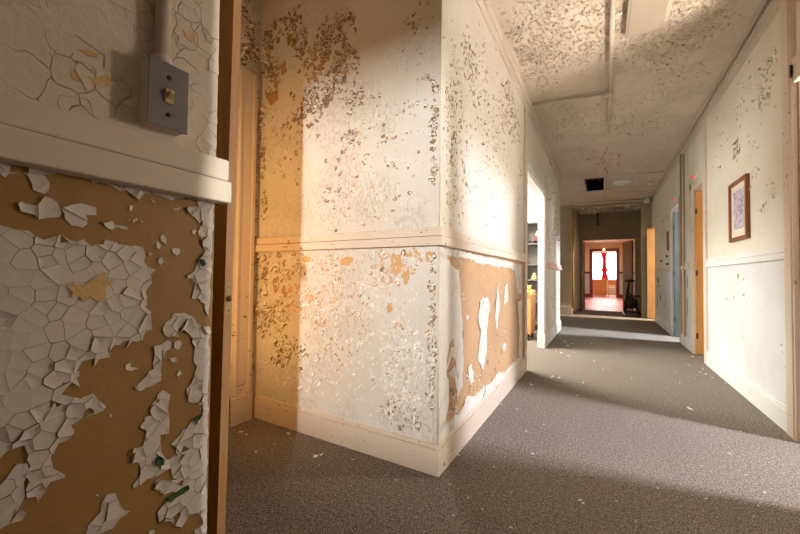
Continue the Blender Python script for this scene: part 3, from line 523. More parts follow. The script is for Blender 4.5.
# ---------------------------------------------------------------- paint film on the near wall (cracked, cupped chips)
def clip_half(poly, a, b, c):
    out = []
    n = len(poly)
    for i in range(n):
        p, q = poly[i], poly[(i+1) % n]
        dp = a*p[0]+b*p[1]-c; dq = a*q[0]+b*q[1]-c
        if dp <= 0: out.append(p)
        if (dp < 0 < dq) or (dq < 0 < dp):
            t = dp/(dp-dq); out.append((p[0]+(q[0]-p[0])*t, p[1]+(q[1]-p[1])*t))
    return out
def area(p): return .5*sum(p[i][0]*p[(i+1)%len(p)][1]-p[(i+1)%len(p)][0]*p[i][1] for i in range(len(p)))
def inside(pt, poly):
    r = False; n = len(poly); x, y = pt
    for i in range(n):
        x0, y0 = poly[i]; x1, y1 = poly[i-1]
        if (y0 > y) != (y1 > y) and x < (x1-x0)*(y-y0)/(y1-y0)+x0: r = not r
    return r
def rag(poly, step, amp):
    out = []
    for i in range(len(poly)):
        p, q = poly[i], poly[(i+1)%len(poly)]
        L = math.hypot(q[0]-p[0], q[1]-p[1]); n = max(1, int(L/step))
        for k in range(n):
            t = k/n; j = amp if k else amp*.3
            out.append((p[0]+(q[0]-p[0])*t+random.uniform(-j, j), p[1]+(q[1]-p[1])*t+random.uniform(-j, j)))
    return out
def cells(poly, size, rnd):
    """voronoi cells of the polygon"""
    x0 = min(p[0] for p in poly); x1 = max(p[0] for p in poly); y0 = min(p[1] for p in poly); y1 = max(p[1] for p in poly)
    seeds = []
    nx = int((x1-x0)/size)+3; ny = int((y1-y0)/size)+3
    grid = {}
    for i in range(-1, nx):
        for j in range(-1, ny):
            s = (x0+(i+.5+rnd.uniform(-.48,.48))*size, y0+(j+.5+rnd.uniform(-.48,.48))*size); grid[i, j] = s
    out = []
    for (i, j), s in grid.items():
        cell = [(s[0]-2*size, s[1]-2*size), (s[0]+2*size, s[1]-2*size), (s[0]+2*size, s[1]+2*size), (s[0]-2*size, s[1]+2*size)]
        for di in (-2,-1,0,1,2):
            for dj in (-2,-1,0,1,2):
                o = grid.get((i+di, j+dj))
                if o is None or (di == 0 and dj == 0): continue
                a, b = o[0]-s[0], o[1]-s[1]; c_ = a*(o[0]+s[0])/2+b*(o[1]+s[1])/2
                cell = clip_half(cell, a, b, c_)
                if not cell: break
            if not cell: break
        if len(cell) < 3: continue
        if area(cell) < 0: cell = cell[::-1]
        sub = poly
        for k in range(len(cell)):
            p, q = cell[k], cell[(k+1)%len(cell)]
            a, b = q[1]-p[1], -(q[0]-p[0]); c_ = a*p[0]+b*p[1]
            sub = clip_half(sub, a, b, c_)
            if len(sub) < 3: break
        if len(sub) >= 3 and abs(area(sub)) > min(size*size*.02, 1.5e-5):
            out.append((sub, cell))
    return out
def cup(mb, frame, poly, th=.0012, lift=.003, tilt=(0, 0), m=0, mb_=1, gap=.0004, base=.0008):
    """one chip of paint film: flat middle, edges curled away from the wall"""
    if area(poly) < 0: poly = poly[::-1]
    n = len(poly); cx = sum(p[0] for p in poly)/n; cy = sum(p[1] for p in poly)/n
    R = max(math.hypot(p[0]-cx, p[1]-cy) for p in poly)+1e-6
    pl = []
    for p in poly:
        dx, dy = p[0]-cx, p[1]-cy; L = math.hypot(dx, dy)+1e-9; s = max(0, 1-gap/L)
        pl.append((dx*s, dy*s))
    def off(x, y):
        r = math.hypot(x, y)/R
        return base + max(0, lift*r*r + (tilt[0]*x+tilt[1]*y))
    rings = []
    for s in (.5, .85, 1.0):
        rings.append([mb.bm.verts.new(frame(cx+x*s, cy+y*s, off(x*s, y*s)+th)) for x, y in pl])
    ctr = mb.bm.verts.new(frame(cx, cy, off(0, 0)+th))
    low = [mb.bm.verts.new(frame(cx+x, cy+y, off(x, y))) for x, y in pl]
    low2 = [mb.bm.verts.new(frame(cx+x*.5, cy+y*.5, off(x*.5, y*.5))) for x, y in pl]
    for i in range(n):
        j = (i+1) % n
        for vs, mm in (((ctr, rings[0][i], rings[0][j]), m), ((rings[0][i], rings[1][i], rings[1][j], rings[0][j]), m), ((rings[1][i], rings[2][i], rings[2][j], rings[1][j]), m),
                       ((rings[2][i], low[i], low[j], rings[2][j]), mb_), ((low[i], low2[i], low2[j], low[j]), mb_)):
            try:
                f = mb.bm.faces.new(vs); f.material_index = mm; f.smooth = False
            except ValueError: pass
fr_near = lambda a, b, o: (XL + o, a, b)
rnd = random.Random(3)
pf = MB()
for k, pg in enumerate(NEAR_CHIPS):
    big = abs(area(pg)) > .02
    pg2 = rag(pg, .012, .0016)
    sz = .023 if big else .024
    if abs(area(pg)) < .0012: sz = .2
    for sub, cell in cells(pg2, sz, rnd):
        n = len(sub); cx = sum(p[0] for p in sub)/n; cz = sum(p[1] for p in sub)/n
        edge = n > len(cell)+1
        cup(pf, fr_near, sub, lift=rnd.uniform(.0001, .0008)*(1 if rnd.random() < .8 else 3) + (rnd.uniform(.001, .005) if edge else 0), tilt=(rnd.gauss(0, .014), rnd.gauss(0, .014)), gap=.0001 if rnd.random() < .6 else .0006)
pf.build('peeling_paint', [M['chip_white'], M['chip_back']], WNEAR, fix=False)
pf = MB()
for pg in [NEAR_STAR] + NEAR_OCHRE: 
    g2 = rag(pg, .006, .001)
    cup(pf, fr_near, g2, lift=.0004, th=.0010, base=.0034 if pg is NEAR_STAR else .0018, m=0, mb_=0, gap=0)
for pg in NEAR_SPECKS: cup(pf, fr_near, rag(pg, .004, .0008), lift=.001, th=.0012, m=1, mb_=1, gap=0)
for pg in NEAR_GREEN: cup(pf, fr_near, pg, lift=.004, th=.004, m=2, mb_=2, gap=0)
pf.build('undercoat_patches', [M['star'], M['mat_board'], M['leaf_green']], WNEAR, fix=False)
# upper field of the near wall: a nearly whole film, cracked, some edges lifted
pf = MB()
field = [(-.32, 1.249), (.453, 1.249), (.453, 2.2), (-.32, 2.2)]
for sub, cell in cells(field, .038, rnd):
    n = len(sub); cx = sum(p[0] for p in sub)/n; cz = sum(p[1] for p in sub)/n
    if any(inside((cx, cz), o) for o in NEAR_OCHRE): continue
    act = noise.noise(Vector((cx*9, cz*9, 3.1)))*1.2+.28
    if act > .15:
        cup(pf, fr_near, sub, lift=rnd.uniform(.0002, .0022)*act*2.2, tilt=(rnd.gauss(0, .05)*act, rnd.gauss(0, .05)*act), gap=.0001 if rnd.random() < .75 else .0009)
    else:
        cup(pf, fr_near, sub, lift=0, gap=-.0001)
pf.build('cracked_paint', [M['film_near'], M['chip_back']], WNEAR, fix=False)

# tan board of the left wall: remaining sheets of white paint
fr_left = lambda a, b, o: (XL + o, a, b)
pf = MB()
for pg in LEFT_WHITE:
    g2 = rag(pg, .03, .007)
    for sub, cell in cells(g2, .16, rnd):
        edge = len(sub) > len(cell)+1
        cup(pf, fr_left, sub, lift=rnd.uniform(.0003, .002)+(rnd.uniform(0, .006) if edge else 0), gap=.0001, th=.001)
pf.build('paint_remnants', [M['flake'], M['chip_back']], WLEFT, fix=False)

# ---------------------------------------------------------------- curled flakes
def flake(mb, frame, a, b, s, colour, curl, rnd, paint_i=0, hang=None):
    """a bare patch and the paint curling away from it"""
    th0 = rnd.uniform(0, 6.283) if hang is None else hang + rnd.gauss(0, .7)
    n = rnd.randint(6, 9); st = rnd.uniform(.55, 1.4)
    ca, sa = math.cos(th0), math.sin(th0)
    if colour >= 0 and rnd.random() < .85:
        vs = []
        for k in range(n):
            t = 6.283*k/n; r = s*rnd.uniform(.35, .75)
            x, y = r*math.cos(t)*st, r*math.sin(t)/st
            vs.append(mb.bm.verts.new(frame(a+x*ca-y*sa, b+x*sa+y*ca, rnd.uniform(.0004, .0009))))
        c_ = mb.bm.verts.new(frame(a, b, .0007))
        for k in range(n):
            f = mb.bm.faces.new((c_, vs[k], vs[(k+1)%n])); f.material_index = colour
    # curled strip(s)
    for rep in range(1 if rnd.random() < .8 else 2):
        th = th0 + (0 if rep == 0 else rnd.uniform(1.5, 4.7))
        ca, sa = math.cos(th), math.sin(th)
        w = s*rnd.uniform(.3, .8); L = s*rnd.uniform(.45, 1.2); ang = math.radians(curl*rnd.uniform(.2, 1.1)); sk = rnd.uniform(-.4, .4)
        hx = s*rnd.uniform(.2, .5)
        ox, oy = a + hx*ca, b + hx*sa
        rows = []; x = 0; o = .0006; A = rnd.uniform(.1, .5)
        m = 4
        for k in range(m):
            ww = w*(1-.62*(k/(m-1))**1.3)*rnd.uniform(.85, 1.1)
            mid = sk*x
            row = []
            for e_ in (-.5, .15, .5):
                y = mid + ww*e_
                row.append(mb.bm.verts.new(frame(ox - x*ca - y*sa, oy - x*sa + y*ca, o + rnd.uniform(0, .12)*s*k/m)))
            rows.append(row)
            A += ang/(m-1)
            x += L/(m-1)*math.cos(A); o += L/(m-1)*math.sin(A)
        for r0, r1 in zip(rows, rows[1:]):
            for k in range(2):
                f = mb.bm.faces.new((r0[k], r0[k+1], r1[k+1], r1[k])); f.material_index = paint_i; f.smooth = True
FM = [M['flake'], M['ochre'], M['green'], M['dark'], M['tan']]
def field_flakes(name, rows, frame, parent, lim, mats=FM, seed=1, hang=None, mul=3.4, szf=.5):
    rnd = random.Random(seed); mb = MB(); n = 0
    for a, b, ra, rb, k, s, colour, curl in rows:
        for _ in range(int(k*mul)):
            for t in range(20):
                x, y = rnd.uniform(-1, 1), rnd.uniform(-1, 1)
                if x*x+y*y < 1 and rnd.random() < 1.15 - (x*x+y*y)*.8: break
            x = a+x*ra; y = b+y*rb
            if not lim(x, y): continue
            if noise.noise(Vector((x*14, y*11, seed))) + .5*noise.noise(Vector((x*31, y*25, seed))) < -.05 and rnd.random() < .75: continue
            sz = s*szf*rnd.choice((.4, .5, .7, .9, 1.2, 1.8))
            flake(mb, frame, x, y, sz, colour if rnd.random() < .75 else rnd.choice((0, 0, 4, 3)), curl*.8, rnd, hang=hang); n += 1
    o = mb.build(name, mats, parent, fix=False)
    return o
fr_front = lambda a, b, o: (a, 1.652 - o, b)
fr_right = lambda a, b, o: (XR - o, a, b)
fr_ceil = lambda a, b, o: (a, b, H - o)
field_flakes('curling_paint', FRONT_F, fr_front, WFRONT, lambda a, b: -2.12 < a < -.745 and (.165 < b < 1.14 or 1.27 < b < 2.8), seed=5, hang=1.4)
field_flakes('curling_paint', LEFT_F, fr_left, WLEFT, lambda a, b: 1.67 < a < 3.84 and (.17 < b < 1.14 or 1.27 < b < 2.81), seed=6, hang=1.4, mul=3.6, szf=.4)
field_flakes('curling_paint', [r for r in LEFT_F if r[0] > 5], fr_left, WLEFT2, lambda a, b: (5.47 < a < 7.48 and (.19 < b < 1.12 or 1.25 < b < 2.81)) or (4.0 < a < 5.4 and 2.3 < b < 2.81), seed=7, hang=1.4, szf=.45)
field_flakes('curling_paint', RIGHT_F, fr_right, WRIGHT, lambda a, b: (3.28 < a < 5.32 or 6.2 < a < 6.6 or 7.86 < a < 10.0) and (.18 < b < 1.12 or 1.26 < b < 2.84), seed=8, hang=1.4, mul=2.0, szf=.5)
fr_alc = lambda a, b, o: (-2.13 + o, a, b)
field_flakes('curling_paint', [[1.53, 2.55, .1, .15, 40, .05, 2, 60], [1.55, 2.8, .1, .12, 20, .05, 3, 60], [1.63, 1.8, .012, .6, 40, .03, 3, 60], [1.63, .7, .012, .4, 24, .03, 2, 60]], fr_alc, WALC, lambda a, b: 1.44 < a < 1.65 and (b > 2.42 or a > 1.615), seed=9)
fr_end = lambda a, b, o: (a, 10.6 - o, b)
# large bare patches of the sunlit wall (ochre under the paint)
pf = MB()
def patch(mb, frame, a, b, ra, rb, m, rnd, n=16):
    pg = []
    for k in range(n):
        t = 6.283*k/n; r = rnd.uniform(.55, 1.05); pg.append((a+ra*r*math.cos(t), b+rb*r*math.sin(t)))
    vs = [mb.bm.verts.new(frame(x, y, .0013)) for x, y in pg]; c_ = mb.bm.verts.new(frame(a, b, .0013))
    for k in range(n):
        f = mb.bm.faces.new((c_, vs[k], vs[(k+1)%n])); f.material_index = m
rnd = random.Random(12)
for a, b, ra, rb, m in ((-2.0, 2.24, .06, .07, 0), (-1.97, 2.35, .03, .08, 0), (-1.9, 2.42, .035, .07, 0), (-2.02, 2.42, .02, .1, 1), (-1.85, 2.6, .03, .06, 1), (-1.62, 2.43, .03, .05, 0), (-1.42, 2.27, .04, .05, 2), (-1.5, 2.1, .05, .04, 2),
                        (-1.93, .93, .04, .06, 0), (-1.85, .88, .03, .05, 0), (-1.66, 1.10, .05, .03, 3), (-1.63, .85, .045, .035, 3), (-1.72, .92, .03, .02, 3), (-1.33, 1.08, .06, .035, 3), (-.98, 1.06, .05, .07, 3), (-.92, 1.0, .03, .05, 3), (-1.02, .82, .03, .035, 3), (-1.5, .7, .02, .03, 3), (-.78, 1.1, .03, .03, 3)):
    patch(pf, fr_front, a, b, ra, rb, m, rnd)
pf.build('bare_patches', [M['ochre'], M['green'], M['dark'], M['tan']], WFRONT, fix=False)

pf = MB(); rnd = random.Random(14)
for a, b, ra, rb, m in ((6.50, .95, .05, .12, 0), (6.52, .6, .06, .22, 0), (9.6, .95, .2, .09, 2), (9.3, .6, .12, .12, 2), (9.8, .5, .1, .2, 2), (4.28, 1.03, .03, .035, 0)):
    patch(pf, fr_right, a, b, ra, rb, m, rnd)
pf.build('bare_patches', [M['ochre'], M['green'], M['dark'], M['tan']], WRIGHT, fix=False)
pf = MB(); rnd = random.Random(15)
for k in range(46):
    pg = random.Random(k+50); a = pg.uniform(1.72, 3.8); b = .17 + .28*pg.random()**1.6 if k % 2 else pg.uniform(.2, 1.12)
    patch(pf, fr_left, a, b, pg.uniform(.004, .018), pg.uniform(.008, .035), 2 if k % 3 else 0, rnd, 9)
pf.build('bare_patches', [M['ochre'], M['green'], M['dark'], M['tan']], WLEFT, fix=False)

# ceiling: clustered curling flakes
rnd = random.Random(21); mb = MB()
def dens(x, y):
    v = noise.noise(Vector((x*1.3, y*1.1, 5.0)))+.5*noise.noise(Vector((x*3.1, y*2.6, 9.0)))
    return v
cnt = 0
for _ in range(34000):
    y = 1.7 + 8.5*rnd.random()**1.7; x = rnd.uniform(-.68, 1.0)
    if .14 < x < .43 and y < 3.32: continue
    if -.32 < x < .09 and 7.8 < y < 9.2: continue
    dd = dens(x, y)
    k = 0
    if y < 4.2: k = .22 + 1.3*dd + (.30 if y < 3.6 else 0)
    elif y < 6: k = .10 + .9*dd
    else: k = -.08 + .5*dd
    if rnd.random() > k: continue
    s = rnd.uniform(.010, .030)*(1.05 if y < 3.4 else .85)
    flake(mb, fr_ceil, x, y, s, rnd.choice((1, 2, -1)), 48, rnd, hang=2.4); cnt += 1
mb.build('hanging_paint', [M['ceil_flake'], M['ceil_bare'], M['ceiling']], CEIL, fix=False)
mb = MB(); rnd = random.Random(31)
for _ in range(420):
    x = rnd.uniform(-.62, .9); y = 10.65 + 1.4*rnd.random()**1.6
    if noise.noise(Vector((x*3, y*2, 1))) < -.15: continue
    flake(mb, fr_ceil, x, y, rnd.uniform(.05, .12), rnd.choice((1, 2)), 90, rnd)
mb.build('hanging_paint', [M['flake'], M['dark'], M['green']], CEIL, fix=False)
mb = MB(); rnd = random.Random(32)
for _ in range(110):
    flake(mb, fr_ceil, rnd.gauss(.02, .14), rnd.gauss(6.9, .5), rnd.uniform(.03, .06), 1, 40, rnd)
mb.build('pink_flakes', [M['pink'], M['pink']], CEIL, fix=False)  # loose cluster of pink flakes near the ceiling centreline

# ---------------------------------------------------------------- light switch and conduit on the near wall
sw = thing('light_switch', (-.7, .345, 1.33), 'grey metal toggle light switch on the dim near wall', 'light switch')
b = MB(); b.box((XL, .304, 1.268), (XL+.034, .371, 1.385), bevel=.004)
tag(b.build('box', M['paint_near'], sw), 'painted surface box')
b = MB(); b.box((XL+.034, .304, 1.266), (XL+.0375, .373, 1.387), bevel=.0012)
plate = b.build('plate', M['metal'], sw)
b = MB(); b.box((XL+.0375, .331, 1.312), (XL+.0405, .345, 1.338), bevel=.0006); tag(b.build('toggle_frame', M['ivory'], sw), 'ivory toggle surround')
b = MB()
x0, x1 = XL+.038, XL+.050
v = [(x0,.3335,1.318),(x0,.3425,1.318),(x0,.3425,1.330),(x0,.3335,1.330)]; u_ = [(x1,.3345,1.327),(x1,.3415,1.327),(x1,.3415,1.334),(x1,.3345,1.334)]
b.face(v[::-1]); b.face(u_)
for i in range(4): b.face([v[i], v[(i+1)%4], u_[(i+1)%4], u_[i]])
tag(b.build('toggle', M['ivory'], sw), 'ivory toggle lever')
for z in (1.291, 1.360):
    b = MB(); b.lathe((XL+.0375, .338, z), (1,0,0), [(.0045, 0), (.0042, .0012), (0, .0016)], n=12); tag(b.build('screw', M['metal_dark'], sw), 'dark screw head')
cp = MB(); cp.tube([(XL+.018, .334, 1.385), (XL+.018, .334, 2.97)], .0125, n=16); cp.lathe((XL+.018, .334, 1.382), (0,0,1), [(.016,0),(.016,.018),(.0125,.022)]); 
tag(cp.build('conduit_pipe', M['paint_near']), 'painted conduit pipe rising from the grey light switch', 'pipe')

# ---------------------------------------------------------------- framed picture
pc = thing('framed_picture', (XR, 4.2, 1.6), 'framed mauve print hanging on the right corridor wall', 'picture')
y0, y1, z0, z1 = 3.955, 4.43, 1.345, 1.885
b = MB(); fw_ = .034; X0, X1 = XR, XR-.028
for q in (((X0,y0,z0),(X1,y1,z0+fw_)), ((X0,y0,z1-fw_),(X1,y1,z1)), ((X0,y0,z0+fw_),(X1,y0+fw_,z1-fw_)), ((X0,y1-fw_,z0+fw_),(X1,y1,z1-fw_))): b.box(*q, bevel=.003)
b.build('frame', M['frame_wood'], pc)
b = MB(); b.box((XR, y0+.03, z0+.03), (XR-.012, y1-.03, z1-.03)); b.build('mat_board', M['mat_board'], pc)
b = MB(); b.box((XR-.012, y0+.105, z0+.105), (XR-.014, y1-.105, z1-.09)); tag(b.build('print', M['print'], pc), 'mauve and white printed image')

# ---------------------------------------------------------------- ceiling pipes and fixtures
pp = thing('sprinkler_pipe', (.06, 3, 2.95), 'painted pipe running along the ceiling with a side branch', 'pipe')
b = MB(); b.tube([(.062, 1.4, 2.945), (.064, 4.28, 2.945)], .019, n=14); b.tube([(.064, 4.28, 2.945), (.066, 4.95, 2.945)], .014, n=12)
b.build('pipe', M['ceiling'], pp)
b = MB(); b.tube([(.064, 4.28, 2.945), (-.72, 4.13, 2.945)], .016, n=12); b.build('branch_pipe', M['ceiling'], pp)
b = MB(); b.tube([(.064, 4.21, 2.945), (.064, 4.36, 2.945)], .026, n=14); b.tube([(.064, 4.28, 2.945), (0, 4.268, 2.945)], .024, n=14); b.build('tee_fitting', M['ceiling'], pp)
b = MB(); b.tube([(.066, 4.90, 2.945), (.066, 5.0, 2.945)], .024, n=14); b.lathe((.066, 4.95, 2.945), (0,0,-1), [(.018,0),(.018,.03),(.024,.032),(.024,.04),(0,.042)]); b.build('sprinkler_head', M['ceiling'], pp)
b = MB(); b.tube([(.066, 5.0, 2.95), (.07, 5.5, 2.96)], .010, n=10); b.build('thin_pipe', M['ceiling'], pp)
b = MB(); b.tube([(.03, 7.2, 2.955), (.03, 9.3, 2.955), (.06, 10.4, 2.95)], .016, n=10); tag(b.build('ceiling_conduit', M['pink']), 'pink conduit on the ceiling beside the dark vent', 'pipe')  # conduit in the same pink as the ceiling flakes
b = MB(); b.tube([(-.72, 10.30, 2.93), (.9, 10.30, 2.90)], .016, n=10); tag(b.build('cross_pipe', M['ceiling']), 'thin pipe crossing the ceiling right before the far beam', 'pipe')
b = MB(); b.tube([(-.62, 9.0, 2.955), (.86, 9.0, 2.955), (.95, 9.02, 2.93), (.97, 9.05, 2.85)], .012, n=10); tag(b.build('bent_conduit', M['ceiling']), 'thin ceiling conduit with a rounded bend at its right end, behind the vent', 'pipe')
b = MB(); b.tube([(-.66, 7.75, 2.96), (1.0, 7.95, 2.96)], .010, n=8); tag(b.build('cross_conduit', M['ceiling']), 'thin conduit crossing the ceiling in front of the black vent', 'pipe')
vt = thing('ceiling_vent', (-.12, 8.5, H), 'black square vent opening in the ceiling', 'vent')
b = MB(); b.box((-.325, 7.93, H-.012), (.04, 7.97, H)); b.box((-.325, 9.03, H-.012), (.04, 9.07, H)); b.box((-.325, 7.97, H-.012), (-.30, 9.03, H)); b.box((.015, 7.97, H-.012), (.04, 9.03, H)); b.build('rim', M['metal_dark'], vt)
b = MB(); b.box((-.30, 7.97, H-.006), (.015, 9.03, H-.001)); tag(b.build('opening', M['void'], vt), 'black vent opening')
fx = thing('ceiling_light', (.275, 2.6, H), 'flat boxy ceiling light housing beside the ceiling pipe', 'light')
b = MB(); b.box((.155, 2.0, H-.05), (.40, 3.31, H), bevel=.006); b.build('housing', M['housing'], fx)
b = MB(); b.box((.175, 2.02, H-.054), (.38, 3.29, H-.049), bevel=.002); b.build('diffuser', M['housing'], fx)
b = MB(); b.lathe((.35, 8.45, H), (0,0,-1), [(.17,0),(.17,.02),(.14,.05),(.06,.065),(0,.067)], n=28); tag(b.build('dome_light', M['trim_white']), 'round white dome light beside the dark ceiling vent', 'light')
b = MB(); b.lathe((.84, 8.85, H), (0,0,-1), [(.05,0),(.05,.02),(.035,.04),(0,.042)], n=20); tag(b.build('smoke_detector', M['white']), 'small white detector on the ceiling near the far vestibule', 'detector')
b = MB(); b.lathe((.93, 10.45, 2.905), (0,-1,0), [(.02,0),(.06,.012),(.07,.03),(.07,.08),(.04,.12),(0,.125)], n=20); tag(b.build('emergency_lamp', M['white']), 'small white lamp at the top right of the far vestibule', 'lamp')
b = MB(); b.tube([(-.14, 12.15, 2.97), (-.14, 12.15, 2.66)], .022, n=8); b.lathe((-.14, 12.15, 2.66), (0,0,-1), [(.03,0),(.035,.03),(.02,.07),(0,.075)], n=12)
tag(b.build('hanging_fitting', M['black']), 'dark fitting hanging from the ceiling before the far doors', 'fitting')
# call lamps over the two right-hand doors
for nm, y, z, lab in (('call_lamp', 5.96, 2.36, 'red call lamp above the orange door on the right'), ('call_lamp', 7.50, 2.36, 'red call lamp above the blue door on the right')):
    cl = thing(nm, (XR, y, z), lab, 'lamp', 'red call lamps over the right doors')
    b = MB(); b.lathe((XR, y, z), (-1,0,0), [(.05,0),(.05,.008),(.04,.012)], n=20); b.build('lamp_base', M['white'], cl)
    b = MB(); b.lathe((XR-.012, y, z), (-1,0,0), [(.020,0),(.020,.016),(.014,.028),(0,.032)], n=20); tag(b.build('lamp_dome', M['red_lamp'], cl), 'glowing red dome')
# bits on the right wall
b = MB(); b.box((XR, 8.14, 1.53), (XR-.03, 8.20, 1.88), bevel=.004); tag(b.build('wall_strip', M['frame_wood']), 'dark brown wooden strip on the wall beyond the blue door', 'strip')
hk = thing('wall_bracket', (XR, 8.5, 1.33), 'small white bracket with dark knobs below the brown strip', 'bracket')
b = MB(); b.box((XR, 8.1, 1.30), (XR-.03, 8.75, 1.36), bevel=.006); b.build('backplate', M['white'], hk)
for y, z in ((8.95, 1.36), (8.2, 1.42), (8.15, 1.27)):
    b = MB(); b.lathe((XR, y, z), (-1,0,0), [(.014,0),(.010,.012),(.024,.024),(.02,.036),(0,.04)], n=14); b.build('knob', M['black'], hk)

# ---------------------------------------------------------------- left room: shelves, toys, cart
sh = thing('shelf_unit', (-1.15, 7.2, 0), 'grey metal shelf unit seen through the bright doorway', 'shelf')
sx0, sx1, sy0, sy1 = -1.40, -.90, 7.0, 7.38
b = MB(); b.box((sx0, sy1-.012, .05), (sx1, sy1, 2.04)); b.build('back_panel', M['shelf'], sh)
for x in (sx0, sx1-.02):
    b = MB(); b.box((x, sy0, 0), (x+.02, sy1-.012, 2.04)); b.build('side_panel', M['shelf'], sh)
for z in (.10, .52, .93, 1.225, 1.62, 2.02):
    b = MB(); b.box((sx0+.02, sy0, z), (sx1-.02, sy1-.012, z+.022), bevel=.002); tag(b.build('shelf', M['metal'], sh))
dl = thing('doll', (-1.07, 7.12, 1.643), 'small doll with a red dress sitting on the upper shelf', 'toy')
b = MB(); b.blob((-1.07, 7.12, 1.70), (.075, .06, .075), amp=.2); b.build('dress', M['redcloth'], dl)
b = MB(); b.blob((-1.075, 7.10, 1.82), (.05, .05, .055)); b.build('head', M['skin'], dl)
b = MB(); b.blob((-1.06, 7.115, 1.865), (.05, .05, .03), amp=.2); b.build('hair', M['white'], dl)
b = MB(); b.tube([(-1.10, 7.08, 1.68), (-1.15, 7.0, 1.665)], [.022, .015], n=8); b.tube([(-1.05, 7.08, 1.68), (-1.07, 6.98, 1.665)], [.022, .015], n=8); b.build('legs', M['black'], dl)
b = MB(); b.blob((-1.215, 7.12, 1.667), (.03, .04, .026), amp=.3); tag(b.build('dark_toy', M['black']), 'small dark toy at the left end of the upper shelf', 'toy')
b = MB(); b.lathe((-1.045, 7.1, 1.247), (0,0,1), [(.04,0),(.045,.05),(.03,.09),(.015,.11),(.015,.125),(0,.127)], n=16); tag(b.build('lime_bottle', M['lime']), 'lime green bottle on the middle shelf', 'bottle')
ty = thing('stacking_toy', (-1.145, 7.1, .952), 'small cream cone toy on the lower shelf', 'toy')
for i, (r, mm) in enumerate(((.055, 'yellow'), (.045, 'mat_board'), (.035, 'yellow'), (.024, 'white'))):
    b = MB(); b.lathe((-1.145, 7.1, .952+.032*i), (0,0,1), [(r*.8,0),(r,.008),(r,.024),(r*.8,.032)], n=18); b.build('ring', M[mm], ty)
ct = thing('wooden_cart', (-1.2, 6.0, 0), 'tan wooden cart on casters just inside the bright doorway', 'cart')
b = MB(); b.box((-1.5, 5.80, .10), (-.985, 6.25, .70), bevel=.006); b.build('body', M['cart'], ct)
b = MB(); b.box((-1.52, 5.78, .70), (-.97, 6.27, .725), bevel=.005); b.build('top', M['cart'], ct)
for x, y in ((-1.46, 5.85), (-1.03, 5.85), (-1.46, 6.2), (-1.03, 6.2)):
    cb = MB(); cb.box((x-.02, y-.012, .06), (x+.02, y+.012, .10)); o = cb.build('caster', M['metal_dark'], ct)
    cb = MB(); cb.lathe((x-.012, y, .033), (1,0,0), [(.022,0),(.033,.004),(.033,.02),(.022,.024)], n=16); cb.build('wheel', M['black'], o)
tb = thing('plush_bear', (-1.03, 5.92, .725), 'small yellow plush bear sitting on the wooden cart', 'toy')
b = MB(); b.blob((-1.03, 5.92, .765), (.05, .04, .042), amp=.15); b.build('body', M['yellow'], tb)
b = MB(); b.blob((-1.032, 5.905, .835), (.036, .034, .034)); b.blob((-1.062, 5.91, .865), .014); b.blob((-1.0, 5.91, .865), .014); b.build('head', M['yellow'], tb)
for sx in (-.045, .045):
    b = MB(); b.tube([(-1.03+sx*.8, 5.90, .79), (-1.03+sx*1.5, 5.86, .765)], [.016, .013], n=8); b.build('arm', M['yellow'], tb)
    b = MB(); b.tube([(-1.03+sx*.7, 5.89, .745), (-1.03+sx*1.1, 5.83, .742)], [.02, .016], n=8); b.build('leg', M['yellow'], tb)
cbx = thing('card_box', (-.985, 6.02, .725), 'small open cardboard box beside the yellow plush bear', 'box')
b = MB()
b.box((-1.015, 5.97, .725), (-.975, 6.10, .73)); b.box((-1.015, 5.97, .73), (-1.011, 6.10, .79)); b.box((-.979, 5.97, .73), (-.975, 6.10, .79)); b.box((-1.011, 5.97, .73), (-.979, 5.974, .79)); b.box((-1.011, 6.096, .73), (-.979, 6.10, .79))
b.build('box_body', M['card'], cbx)
b = MB(); b.slab((-.975, 5.97), (-.945, 6.0), .003, .76, .79); b.build('flap', M['card'], cbx)

# ---------------------------------------------------------------- exercise bike in the vestibule
bk = thing('exercise_bike', (.68, 11.3, 0), 'black exercise bike parked before the far doors', 'exercise bike')
by = 11.35
b = MB(); b.tube([(.60, by, .86), (.50, by, .12)], [.026, .04], n=10); b.tube([(.56, by, .55), (.66, by, .42), (.80, by, .14)], [.024, .03, .024], n=10); b.tube([(.50, by, .10), (.82, by, .10)], .024, n=10); b.tube([(.60, by, .62), (.67, by, .50)], .022, n=8)
b.build('frame', M['black'], bk)
b = MB(); b.blob((.62, by, .93), (.13, .09, .045), amp=.15, seed=2); b.tube([(.60, by, .84), (.61, by, .92)], .022, n=8); b.build('saddle', M['black'], bk)
b = MB(); b.tube([(.69, by, .50), (.80, by, .53), (.92, by-.02, .52)], [.02, .016, .014], n=8); b.build('handlebar', M['black'], bk)
b = MB(); b.lathe((.64, by-.03, .33), (0,1,0), [(.02,0),(.15,.005),(.16,.02),(.16,.04),(.15,.055),(.02,.06)], n=28); b.build('flywheel', M['metal_dark'], bk)
b = MB(); b.tube([(.64, by-.06, .33), (.60, by-.06, .22)], .012, n=8); b.box((.56, by-.13, .19), (.66, by-.06, .21), bevel=.004); b.build('pedal', M['black'], bk)
b = MB(); b.tube([(.48, by-.22, .035), (.48, by+.2, .035)], .028, n=10); b.build('foot_bar', M['white'], bk)
b = MB(); b.tube([(.83, by-.22, .035), (.83, by+.2, .035)], .028, n=10); b.build('foot_bar', M['black'], bk)
for px in (.50, .82):
    b = MB(); b.tube([(px, by, .03), (px, by, .13)], .028, n=8); b.build('post', M['black'], bk)

